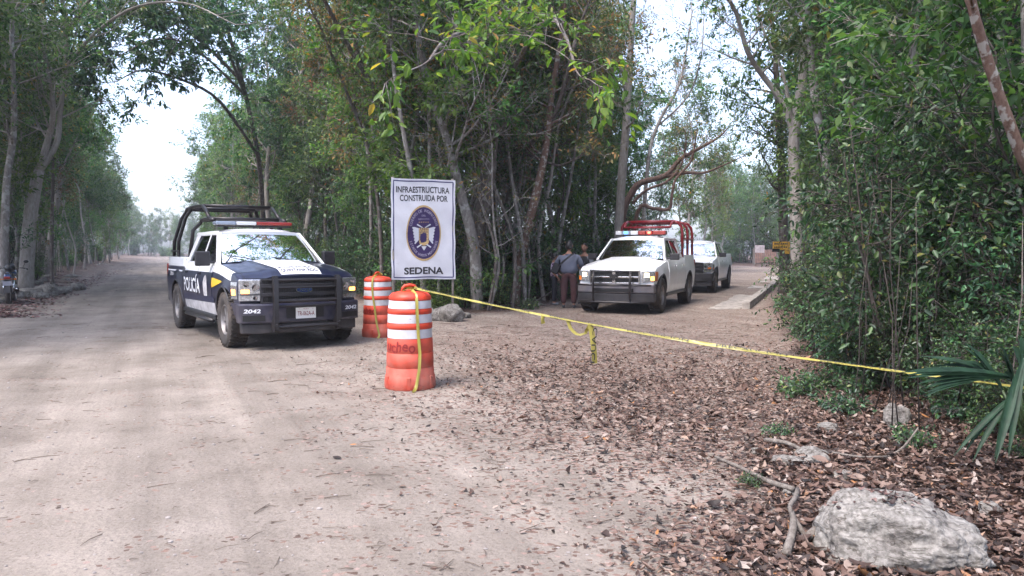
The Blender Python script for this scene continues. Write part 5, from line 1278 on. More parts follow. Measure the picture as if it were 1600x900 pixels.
# ---------------------------------------------------------------- seedlings
rg = random.Random(9)
for i, (px, py, sc, lab) in enumerate([(1256, 610, .9, 'bright green seedling at the edge of the litter beneath the yellow tape'), (1290, 600, .7, 'light green seedling just right of the leftmost one beneath the tape'), (1312, 640, .8, 'small seedling between the litter and the thicket'),
        (1214, 672, .4, 'tiny upright seedling alone in the leaves'), (1168, 745, .3, 'tiny green shoot beside the long thin branch'), (1345, 610, .9, 'seedling at the foot of the thicket under the tape'),
        (1505, 660, .9, 'seedling under the palm fronds'), (1225, 480, 1.3, 'green seedling at the foot of the tree with the yellow sign'), (1265, 520, 1.2, 'green seedling at the edge of the right woods past the tape'), (830, 480, 1.1, 'pale green seedling between the leaning tree and the woman'), (1420, 690, .6, 'small seedling beside the pale broken stick')]):
    g = G(px, py, .05); o = lowp if i == 0 else dup(lowp, (0, 0, 0), 0)
    o.location = (g.x, g.y, T(g.x, g.y)); o.rotation_euler = (0, 0, rg.uniform(0, 6)); o.scale = (sc * .6,) * 3; o['label'] = lab; o['group'] = 'seedlings on the forest floor'
# thin upright stems in the undergrowth
for i, (px, Y) in enumerate([(1398, 6.2), (1410, 6.25), (1420, 6.4), (1384, 6.6), (1442, 6.1), (1336, 7.2), (1350, 7.4), (1367, 6.9), (1575, 5.6)]):
    x = P(px, 500, Y).x; z = T(x, Y); mb = MB(); h = rg.uniform(1.2, 2.2) if i < 8 else 1.7; a, b = rg.gauss(0, .08), rg.gauss(0, .1)
    mb.tube([(0, 0, -.05), (a, b * .5, h * .33), (a * 1.5 + rg.gauss(0, .04), b, h * .66), (a * 2.2, b * 1.6, h)], [.007, .006, .005, .003], 6)
    o = mb.build('bare_sapling', BK_STEM if i < 8 else BK_DARK, None, smooth=True, loc=(x, Y, z)); tag(o, 'thin bare dark stem standing in the undergrowth behind the boulder' if i < 8 else 'thin pale stem rising beside the palm fronds', 'stem', 'bare stems behind the boulder' if i < 8 else 'pale stems beside the palm')

# ---------------------------------------------------------------- fan palm at the right edge
M_PALM = pmat('palm_frond', (.010, .029, .014), .55, spec=.25, var=.3, vscale=14)
M_PALMS = pmat('palm_stalk', (.05, .08, .03), .5)
pr = empty('fan_palm', (P(1612, 600, 5.0).x, 5.0, T(4.2, 5.0)), 0, 'dark green fan palm with long pleated fronds at the right edge', 'palm')
B0 = Vector(pr.location)
def frond(tip_px, tip_py, tip_Y, hub_px, hub_py, hub_Y, spread, n, w, stalk=True):
    hub = P(hub_px, hub_py, hub_Y) - B0; tip = P(tip_px, tip_py, tip_Y) - B0; d = tip - hub; Ln = d.length; d.normalize()
    s_ = d.cross(Vector((0, -.5, .85))).normalized(); u = s_.cross(d).normalized(); mb = MB()
    for i in range(n):
        t = (i / (n - 1) - .5) * 2; a = t * spread; dd = (d * math.cos(a) + s_ * math.sin(a)).normalized(); sd = (s_ * math.cos(a) - d * math.sin(a)); L_ = Ln * (1 - .18 * abs(t)) * rg.uniform(.93, 1.04)
        vs = []; K = 6
        for k in range(K + 1):
            q = k / K; c = hub + dd * L_ * q - Vector((0, 0, 1)) * .10 * q * q * (1 + abs(t)) + u * .02 * abs(t) * q; ww = w * (.35 + 1.4 * q if q < .45 else 1.0 * (1 - ((q - .45) / .55) ** 2.2)) * .5
            vs += [c - sd * ww + u * ww * .55, c, c + sd * ww + u * ww * .55]
        fs = []
        for k in range(K): a0 = 3 * k; fs += [(a0, a0 + 1, a0 + 4, a0 + 3), (a0 + 1, a0 + 2, a0 + 5, a0 + 4)]
        mb.add(vs, fs)
    f = mb.build('frond', M_PALM, pr, smooth=True)
    if stalk: MB().tube([Vector((0, 0, .1)), hub * .55 + Vector((0, 0, .05)), hub], [.016, .012, .008], 6).build('stalk', M_PALMS, f, smooth=True)
frond(1398, 556, 4.9, 1590, 592, 5.0, .13, 12, .05)
frond(1424, 522, 5.3, 1590, 600, 5.1, .05, 4, .055)
frond(1500, 500, 5.2, 1566, 610, 5.1, .10, 4, .05)
frond(1560, 505, 4.9, 1585, 615, 5.0, .12, 4, .045)
frond(1556, 700, 4.6, 1600, 560, 4.9, .06, 3, .05)
frond(1490, 690, 4.8, 1590, 615, 4.9, .08, 3, .04)
frond(1640, 470, 5.0, 1605, 600, 5.0, .4, 9, .05)
frond(1660, 640, 4.8, 1605, 600, 5.0, .4, 9, .05)

# ---------------------------------------------------------------- concrete kerb and strip beside the right road
M_CONC = pmat('weathered_concrete', (.27, .245, .22), .9, var=.4, vscale=5, bump=.4, bscale=30)
kp = [(6.14, 19.7), (10.2, 29.5), (15.1, 41.8), (22, 58)]
mb = MB(); K = 40; rings = []
for i in range(K + 1):
    y = lerp(19.7, 58, (i / K) ** 1.3); x = ip(y, [a[1] for a in kp], [a[0] for a in kp]); zb = T(x, y)
    e = wav(x * 3, y * 3, 1, 4) * .012; rings.append([(x + e, y, zb - .05), (x + e, y, zb + .19), (x + .20 + e, y - .07, zb + .195), (x + .20 + e, y - .07, zb - .05)])
vs = [v for r_ in rings for v in r_]; fs = [(0, 1, 2, 3), (4 * K + 3, 4 * K + 2, 4 * K + 1, 4 * K)]
for i in range(K):
    for k in range(4): a = 4 * i + k; b = 4 * i + (k + 1) % 4; fs.append((a, a + 4, b + 4, b))
mb.add(vs, fs); tag(mb.build('kerb', M_CONC, None, bevel=.012), 'low concrete kerb along the right side of the road with the white pickups', 'kerb')
mb = MB()
mb.grid(lambda u, v: (lambda y: Vector((ip(y, [a[1] for a in kp], [a[0] for a in kp]) - .01 - (.85 + .2 * float(wav(y * 2, y, 1, 8))) * (1 - u), y + .35 * float(wav(u * 4, y, 1.5, 3)) * (1 - v), .005)))(lerp(19.65, 45, v)), 12, 60)
o = mb.build('concrete_strip', M_CONC, None); tag(o, kind='structure')

# ---------------------------------------------------------------- yellow board on the tree, far gate and notice
M_YSIGN = pmat('yellow_board', (.50, .28, .03), .6, var=.2)
M_DKTXT = pmat('worn_black_lettering', (.05, .04, .03), .7)
sr = empty('yellow_sign', (P(1221, 384, 26.7).x, 26.72, P(1221, 384, 26.7).z), R(-6), 'small weathered yellow board fixed to the dark trunk beside the kerb', 'sign')
MB().box((0, 0, 0), (.60, .02, .30)).build('board', M_YSIGN, sr, bevel=.004)
MB().box((.22, .0, -.22), (.18, .018, .15)).build('lower_board', M_YSIGN, sr, bevel=.004)
rr = random.Random(2); mb = MB()
for z in (.07, -.05):
    x = -.25
    while x < .22: w = rr.uniform(.03, .06); mb.box((x + w / 2, -.012, z), (w * .8, .004, .055)); x += w + .012
mb.build('worn_lettering', M_DKTXT, sr)
o = MB().box((0, 0, 0), (.26, .12, .12)).build('black_box', V_TRIM, None, bevel=.02, loc=(P(1212, 391, 26.6).x, 26.6, P(1212, 391, 26.6).z)); tag(o, 'small black box fixed under the left end of the yellow board', 'box')
M_GATE = pmat('reddish_boards', (.22, .13, .10), .8, var=.3, vscale=3)
gt = empty('wooden_gate', (P(1196, 392, 84).x, 84, 0), R(8), 'faded reddish board gate closing the bend of the right road', 'gate')
mb = MB()
for i in range(11): mb.box((-1.2 + i * .24, 0, .95), (.2, .03, 1.5 + rr.uniform(-.05, .05)))
mb.build('boards', M_GATE, gt)
for x in (-1.4, 1.45): MB().box((x, .05, .9), (.14, .14, 1.9)).build('post', BK_STICK, gt)
MB().box((0, .04, .5), (2.7, .05, .1)).box((0, .04, 1.4), (2.7, .05, .1)).build('rails', M_GATE, gt)
ns = empty('notice_board', (P(1187, 392, 78).x, 78, 0), 0, 'small white notice on thin posts before the reddish gate', 'sign')
MB().box((0, 0, 1.75), (1.0, .04, .8)).build('board', pmat('faded_notice', (.36, .31, .31), .6, var=.2, vscale=4), ns)
for x in (-.5, .5): MB().box((x, .05, .9), (.07, .07, 2.0)).build('post', BK_STICK, ns)

# ================================================================ banner sign
M_BAN = pmat('white_banner', (.62, .62, .67), .5, var=.08, vscale=2.2, scuff=((.45, .42, .40), 3.5, .64), bump=.25, bscale=4)
M_INK = pmat('black_lettering', (.03, .03, .035), .6)
M_NAVYI = pmat('navy_print', (.035, .035, .13), .5)
M_PURP = pmat('purple_print', (.035, .018, .085), .5, var=.15, vscale=8)
M_GOLD = pmat('gold_print', (.45, .31, .14), .5, var=.25, vscale=60)
M_SILV = pmat('pale_print', (.55, .56, .62), .5)
M_LETT = pmat('dim_print', (.30, .27, .36), .6)
M_POST = pmat('weathered_wood_post', (.28, .25, .22), .85, var=.25, vscale=12)
BW, BH = 1.50, 2.30
A = P(612, 437, 16.85); Bp = P(710, 439, 17.35)
bc = (A + Bp) / 2; rzb = math.atan2(Bp.y - A.y, Bp.x - A.x); Z0 = A.z
sg = empty('banner_sign', (bc.x, bc.y, T(bc.x, bc.y)), rzb, 'white cloth banner sign with a purple oval emblem on wooden posts', 'sign')
Z0 = Z0 - T(bc.x, bc.y)
def bp_(x, z, off=0.0):                 # x from the middle, z from the bottom
    w = .016 * math.sin(x * 4 + z * 2.1) + .008 * math.sin(z * 5.3 - x * 2) + .009 * math.sin((x + z) * 9) + .012 * math.exp(-((x - .3 + z * .25) / .06) ** 2) * .4
    w -= .02 * ss(.2, 0, z) * math.sin(x * 7)
    return Vector((x + (.004 * math.sin(z * 9) if abs(x) > .7 else 0), -.05 - w - off, Z0 + z + .006 * math.sin(x * 6 + 1)))
mb = MB(); mb.grid(lambda u, v: bp_((u - .5) * BW, v * BH), 40, 60); mb.grid(lambda u, v: bp_((u - .5) * BW, v * BH, -.004), 40, 60, flip=True)
pn = mb.build('banner', M_BAN, sg, smooth=True)
mb = MB(); fw = .012; ix, iz = BW / 2 - .055, .05
for a, b in (((-ix, iz), (ix, iz)), ((-ix, BH - iz), (ix, BH - iz)), ((-ix, iz), (-ix, BH - iz)), ((ix, iz), (ix, BH - iz))):
    dx, dz = b[0] - a[0], b[1] - a[1]; h = abs(dx) > 0
    mb.grid(lambda u, v: bp_(a[0] + dx * u + (0 if h else (v - .5) * 2 * fw), a[1] + dz * u + ((v - .5) * 2 * fw if h else 0), .004), 40, 1, flip=not h)
mb.build('border_line', M_NAVYI, pn)
def btext(body, cx, cz, w, h, mat, bold=0, name='lettering', off=.004, sh=0):
    vs, fs = fit_text(body, w, h, bold, sh); q = MB(); q.add([bp_(cx + v.x, cz + v.y, off) for v in vs], fs); return q.build(name, mat, pn)
btext('INFRAESTRUCTURA', -.01, 2.055, 1.25, .145, M_INK, .022)
btext('CONSTRUIDA POR', .01, 1.865, 1.12, .145, M_INK, .022)
btext('SEDENA', 0, .20, .92, .165, M_INK, .035)
ec, ez, ea, eb = 0.0, 1.06, .41, .64
def oval(r0, r1, mat, name, off, n=48, sx=1, sz=1):
    q = MB(); q.grid(lambda u, v: bp_(ec + (ea * lerp(r0, r1, v)) * math.cos(-u * 6.28319), ez + (eb * lerp(r0, r1, v)) * math.sin(-u * 6.28319), off), n, 6); return q.build(name, mat, pn, smooth=True)
oval(.93, 1.0, M_GOLD, 'emblem_rim', .005); ov_ = oval(.0, .935, M_PURP, 'emblem_field', .004)
def ring_text(body, a0, a1, rr_, size, top=True):
    q = MB(); n = len(body)
    for i, ch in enumerate(body):
        if ch == ' ': continue
        a = R(lerp(a0, a1, i / (n - 1))); cx, cz = ea * rr_ * math.cos(a), eb * rr_ * math.sin(a)
        tx, tz = -ea * math.sin(a), eb * math.cos(a); l = math.hypot(tx, tz); tx, tz = tx / l, tz / l
        if top: tx, tz = -tx, -tz
        vs, fs = text_mesh(ch, size, .0012); 
        q.add([bp_(ec + cx + tx * v.x - tz * v.y, ez + cz + tz * v.x + tx * v.y, .009) for v in vs], fs)
    q.build('emblem_lettering', M_LETT, pn)
ring_text('CUERPO DE INGENIEROS', 158, 22, .80, .085); ring_text('ESTADOS UNIDOS MEXICANOS', 202, 338, .80, .075, top=False)
btext('DEL', 0, ez + .40, .10, .04, M_LETT, .01, 'emblem_lettering', .009); btext('EJÉRCITO', 0, ez + .32, .26, .045, M_LETT, .01, 'emblem_lettering', .009)
btext('* * * * *', 0, ez + .25, .24, .03, M_GOLD, .02, 'emblem_stars', .009)
q = MB()                                  # tower: shield with battlements, door and stones
def bpoly(q, pts, off, mi=0): q.add([bp_(ec + a, ez + b, off) for a, b in pts], [tuple(range(len(pts)))], mi)
bpoly(q, [(-.115, -.20), (-.09, -.26), (0, -.29), (.09, -.26), (.115, -.20), (.115, .08), (-.115, .08)], .010)
for x in (-.10, -.05, 0, .05, .10): bpoly(q, [(x - .017, .082), (x + .017, .082), (x + .017, .12), (x - .017, .12)], .010)
q.build('emblem_tower', M_GOLD, pn)
q = MB()
for zz in (-.16, -.10, -.04, .02): bpoly(q, [(-.108, zz), (.108, zz), (.108, zz + .008), (-.108, zz + .008)], .013)
for zz, o_ in ((-.16, 0), (-.10, .03), (-.04, 0), (.02, .03)):
    for k in range(-3, 4):
        x = k * .06 + o_ - .02
        if abs(x) < .10: bpoly(q, [(x, zz + .008), (x + .007, zz + .008), (x + .007, zz + .06), (x, zz + .06)], .013)
bpoly(q, [(-.028, -.20), (.028, -.20), (.028, -.11), (0, -.075), (-.028, -.11)], .013); q.build('tower_joints', M_PURP, pn)
for sd in (-1, 1):
    q = MB()
    for k in range(6):
        a = .10 - k * .045; L_ = .16 - .012 * k; bpoly(q, [(sd * .12, a - .03), (sd * (.12 + L_ * .8), a - .02 - .02 * k), (sd * (.12 + L_), a + .04 - .03 * k), (sd * (.12 + L_ * .7), a + .045 - .01 * k), (sd * .12, a + .012)][::sd], .010 + .0008 * k)
    q.build('emblem_wing', M_SILV, pn)
q = MB(); 
for sd in (-1, 1): bpoly(q, [(sd * .02, .13), (sd * .04, .12), (sd * .17, .19), (sd * .15, .215)][::sd], .012); bpoly(q, [(sd * .05, -.27), (sd * .07, -.25), (sd * .17, -.31), (sd * .15, -.34)][::sd], .012)
bpoly(q, [(-.06, -.30), (.06, -.30), (.03, -.36), (0, -.40), (-.03, -.36)], .012); q.build('emblem_tools', M_SILV, pn)
for x in (-.70, .70): MB().tube([(x, 0, -.3), (x, 0.0, 1.5), (x, .005, Z0 + BH + .03)], .03, 8).build('post', M_POST, sg, smooth=True)
for z in (.03, BH - .02): MB().box((0, 0, Z0 + z), (1.44, .04, .045)).build('crossbar', M_POST, sg)

# ================================================================ barrels
M_ORA = pmat('faded_orange_plastic', (.50, .045, .018), .5, var=.25, vscale=5, scuff=((.16, .03, .02), 9, .62), dirt=(.30, .17, .13), dirt_z=(-.05, .75), bump=.15, bscale=8)
M_BAND = pmat('scuffed_white_band', (.56, .56, .60), .4, var=.15, vscale=7, scuff=((.10, .07, .05), 14, .63), dirt=(.36, .33, .31), dirt_z=(.3, 1.4))
M_GRAF = pmat('dark_red_spray', (.22, .015, .015), .6)
BPROF = [(.0, 0), (.285, 0), (.292, .015), (.290, .09), (.278, .15), (.272, .16), (.270, .235), (.264, .24), (.264, .25), (.268, .256), (.263, .40), (.257, .405), (.257, .418), (.262, .424), (.258, .56), (.250, .57),
         (.249, .68), (.257, .688), (.256, .735), (.248, .742), (.246, .848), (.253, .856), (.251, .895), (.243, .902), (.241, 1.0), (.248, 1.008), (.243, 1.04), (.21, 1.075), (.12, 1.095), (.0, 1.10)]
def barrel(x, y, rz, label, crump, txt):
    root = empty('traffic_barrel', (x, y, T(x, y)), rz, label, 'traffic barrel', 'orange and white traffic barrels')
    def dent(a, z):
        d = 1 + .006 * math.sin(3 * a + z * 5)
        if crump and z > .78: d -= .10 * math.exp(-((((a - 3.3 + math.pi) % 6.2832) - math.pi) / .5) ** 2) * ss(.78, 1.08, z)
        return d
    mb = MB(); mb.lathe(BPROF, 48, wob=dent); mb.build('drum', M_ORA, root, auto=50)
    for z0, z1, r in ((.575, .675, .2525), (.747, .843, .2505), (.907, .995, .2465)):
        mb = MB(); mb.lathe([(r, z0), (r - .002, z1)], 48, wob=dent); mb.f = [f for f in mb.f if len(f) == 4]; mb.m = mb.m[:len(mb.f)]; mb.build('reflective_band', M_BAND, root, smooth=True)
    h = MB(); h.tube([(-.075, 0, 1.085), (-.075, 0, 1.13), (-.055, 0, 1.155), (0, 0, 1.165), (.055, 0, 1.155), (.075, 0, 1.13), (.075, 0, 1.085)], .018, 8); h.box((0, 0, 1.10), (.19, .06, .03)); h.build('handle', M_ORA, root, smooth=True)
    for i in range(6):                    # moulded feet ribs
        a = 2 * math.pi * i / 6 + .3; r_ = MB().box((.283 * math.cos(a), .283 * math.sin(a), .08), (.02, .05, .14), Matrix.Rotation(a, 3, 'Z')); r_.build('foot_rib', M_ORA, root, bevel=.008)
    vs, fs = fit_text(txt, .36, .125, .012, .15); g = MB(); out = []
    for v in vs:
        a = -math.pi / 2 - rz + (v.x - .05) / .262 + GR_OFF; out.append((.2665 * math.cos(a), .2665 * math.sin(a), .49 + v.y + .01 * math.sin(v.x * 30)))
    g.add(out, fs); g.build('sprayed_writing', M_GRAF, root)
    return root
GR_OFF = -.13
b1 = G(641, 604); b2 = G(591, 525)
barrel(b1.x, b1.y, .3, 'nearer orange and white barrel with the yellow tape tied to its handle', True, 'ucheo')
GR_OFF = -.45
barrel(b2.x, b2.y, 1.1, 'farther orange and white barrel standing beside the police pickup', True, 'ucheo')

# ================================================================ caution tape
M_TAPE = pmat('yellow_tape', (.29, .25, .055), .35, spec=.5)
M_TAPT = pmat('black_tape_print', (.02, .02, .02), .5)
def ribbon(name, pts, width, label, rolls, every=0, seg=10, parent=None, w0=None):
    """pts: world points; rolls: roll angle per point"""
    pts = [Vector(p) for p in pts]; k = len(pts); b = pts[0].copy(); cum = [0]
    for i in range(k - 1): cum.append(cum[-1] + (pts[i + 1] - pts[i]).length)
    Lt = cum[-1]
    def fr(s_):
        s_ = min(max(s_, 0), Lt); i = 0
        while i < k - 2 and cum[i + 1] < s_: i += 1
        t = (s_ - cum[i]) / max(cum[i + 1] - cum[i], 1e-6); d = (pts[i + 1] - pts[i]).normalized(); r = lerp(rolls[i], rolls[i + 1], t)
        n = Vector((0, -1, 0)); side = d.cross(n); side = side.normalized() if side.length > .05 else Vector((1, 0, 0)); n = side.cross(d).normalized()
        w = side * math.cos(r) + n * math.sin(r); nn = n * math.cos(r) - side * math.sin(r)
        return pts[i].lerp(pts[i + 1], t) - b, w, nn
    N_ = max(8, int(Lt / .04)); mb = MB(); vs = []
    for i in range(N_ + 1):
        c, w, nn = fr(Lt * i / N_); e = .15 * math.sin(i * .9) + .1 * math.sin(i * .37)
        ww = w * width * .5; vs += [c - ww + nn * e * .008, c + nn * .008 * math.sin(i * .5), c + ww - nn * e * .008]
    mb.add(vs, [(3 * i + j, 3 * i + j + 1, 3 * i + j + 4, 3 * i + j + 3) for i in range(N_) for j in (0, 1)])
    root = mb.build(name, M_TAPE, parent, smooth=True, loc=b); tag(root, label, 'caution tape')
    if every:
        s_ = .12; q = MB()
        while s_ + .62 < Lt:
            vs, fs = fit_text('PRECAUCION', .60, width * .62, .01)
            for sg_ in (-1, 1):
                o_ = []
                for v in vs:
                    c, w, nn = fr(s_ + .31 + v.x * sg_); o_.append(c + w * v.y * -1 + nn * (.011 if sg_ > 0 else -.011))
                q.add(o_, fs)
            q.build('tape_lettering', M_TAPT, root); q = MB()
            s_ += every
    return root
t0 = Vector((b1.x + .05, b1.y - .02, 1.13)); t1 = P(1660, 613, 5.0)
tm = [t0.lerp(t1, t) - Vector((0, 0, .16 * math.sin(math.pi * t) * .5)) for t in [i / 14 for i in range(15)]]
ribbon('caution_tape', tm, .033, 'long yellow caution tape stretched from the barrel to the right edge', [1.0, 1.1, 1.0, 1.2, .95, 1.25, 1.15, 1.1, .5, .9, 1.25, 1.3, 1.15, 1.3, 1.2], every=.85)
# sapling that holds the far end of the tape
mb = MB(); gx = t1.x + .02; mb.tube([(0, 0, -.1), (.03, 0, 1.2), (.0, .05, 2.5), (.08, .1, 4)], [.035, .03, .025, .01], 8); o = mb.build('tape_post_sapling', BK_GREY, None, smooth=True, loc=(gx, 5.03, T(gx, 5.03))); tag(o, 'thin trunk just past the right edge holding the tape end', 'tree')
def on_tape(px):
    best = min((abs((450 - 0)), 0) for _ in (0,)); bt = 0; bd = 1e9
    for i in range(400):
        p = t0.lerp(t1, i / 399) - Vector((0, 0, .08 * math.sin(math.pi * i / 399))); q = 800 + F_PX * p.x / (p.y * math.cos(PITCH) - (p.z - CAM_H) * math.sin(PITCH))
        if abs(q - px) < bd: bd = abs(q - px); bt = p
    return bt
h = on_tape(922)
ribbon('hanging_tape_end', [h + Vector((0, -.01, .0)), h + Vector((.02, -.01, -.12)), h + Vector((.035, -.02, -.26)), h + Vector((.045, -.01, -.38))], .052, 'short tape end hanging down from the middle of the long tape', [.3, .1, .2, .4], every=0)
vs, fs = fit_text('CAUCI', .34, .045, .01); q = MB(); q.add([h + Vector((.030 + v.y * -1 - v.x * .08 * -1 * -1, -.035, -.20 - v.x)) for v in vs], fs); lt_ = q.build('tape_lettering', M_TAPT, None); lt_.parent = [o for o in C.objects if o.name.startswith('hanging_tape_end')][0]; lt_.matrix_parent_inverse = Matrix.Translation(-Vector(lt_.parent.location))
h2 = on_tape(886)
ribbon('tape_loop', [h2, h2 + Vector((.03, -.01, -.09)), h2 + Vector((.10, -.02, -.15)), h2 + Vector((.17, -.02, -.13)), h - Vector((.03, .01, .05)), h], .035, 'loose loop of yellow tape drooping beside the hanging end', [.2, .4, .9, 1.2, .1, .3], every=0)
h3 = on_tape(848)
ribbon('tape_scrap', [h3, h3 + Vector((-.01, -.01, -.04)), h3 + Vector((.0, -.01, -.085))], .04, 'little scrap of tape knotted left of the hanging loop', [.2, .6, .3])
def barrel_strip(bx, by, ang, name, label, wob, end, roll=0.15):
    pts = []; c, s = math.cos(ang), math.sin(ang); pf = [(1.13, .04), (1.10, .12), (1.06, .235), (1.0, .262), (.85, .268), (.7, .272), (.57, .272), (.4, .280), (.24, .286), (.12, .30), (.03, .315)]
    for i, (z, r) in enumerate(pf):
        a = ang + wob * math.sin(z * 5) + (.0 if z > .3 else end * (.3 - z)); pts.append((bx + r * math.cos(a), by + r * math.sin(a), z))
    pts.append((pts[-1][0] - .02, pts[-1][1] - .10, .012 + T(bx, by)))
    return ribbon(name, pts, .034, label, [roll + .25 * math.sin(i * 1.7) for i in range(len(pts))])
barrel_strip(b1.x, b1.y, R(-62), 'tape_strip', 'yellow tape strip hanging down the front of the nearer barrel', .05, -.6)
barrel_strip(b2.x, b2.y, R(-95), 'tape_strip', 'yellow tape strip hanging down the farther barrel', .12, 1.2)
# knot of tape on the handles
for (b, nm, lb) in ((b1, 'tape_knot', 'crumpled knot of yellow tape on the nearer barrel handle'), (b2, 'tape_knot', 'crumpled knot of yellow tape on the farther barrel handle')):
    pts = [Vector((b.x + .09 * math.cos(a * 1.1) , b.y - .03 + .06 * math.sin(a * 1.1), 1.12 + .03 * math.sin(a * 1.9))) for a in range(0, 14)]
    ribbon(nm, pts, .03, lb, [a * .5 for a in range(14)])
# ================================================================ people
def skin_mesh(verts, edges, radii, sub=2, root=0):
    me = bpy.data.meshes.new('sk'); me.from_pydata([tuple(v) for v in verts], edges, []); o = bpy.data.objects.new('sk', me); C.objects.link(o)
    md = o.modifiers.new('s', 'SKIN'); md.use_smooth_shade = True; md.branch_smoothing = .6
    for i, r in enumerate(radii):
        d = me.skin_vertices[0].data[i]; d.radius = r if hasattr(r, '__len__') else (r, r); d.use_root = (i == root)
    m2 = o.modifiers.new('u', 'SUBSURF'); m2.levels = sub; m2.render_levels = sub
    dg = bpy.context.evaluated_depsgraph_get(); out = bpy.data.meshes.new_from_object(o.evaluated_get(dg))
    vs = [v.co.copy() for v in out.vertices]; fs = [tuple(p.vertices) for p in out.polygons]
    bpy.data.objects.remove(o); bpy.data.meshes.remove(me); bpy.data.meshes.remove(out); return vs, fs
def chain(js, names): return [js[n] for n in names]
S_SKIN = pmat('brown_skin', (.26, .13, .085), .55, var=.08)
S_HAIR = pmat('black_hair', (.012, .010, .010), .5)
S_EYE = pmat('dark_eye', (.02, .015, .015), .3)
S_LIP = pmat('lip', (.22, .08, .07), .5)
def pattern_mat():
    m = pmat('flowered_shirt', (.5, .45, .52), .8); N, L = nt(m); b = N['Principled BSDF']; tc = N.new('ShaderNodeTexCoord'); v = N.new('ShaderNodeTexNoise'); v.inputs['Scale'].default_value = 13; v.inputs['Detail'].default_value = 2
    L.new(tc.outputs['Object'], v.inputs['Vector']); r = N.new('ShaderNodeValToRGB'); e = r.color_ramp.elements; r.color_ramp.interpolation = 'CONSTANT'; e[0].position, e[0].color = 0, (.10, .04, .10, 1); e[1].position, e[1].color = .47, (.55, .50, .58, 1); q = e.new(.6); q.color = (.30, .12, .20, 1)
    L.new(v.outputs['Fac'], r.inputs[0]); L.new(r.outputs[0], b.inputs['Base Color']); return m

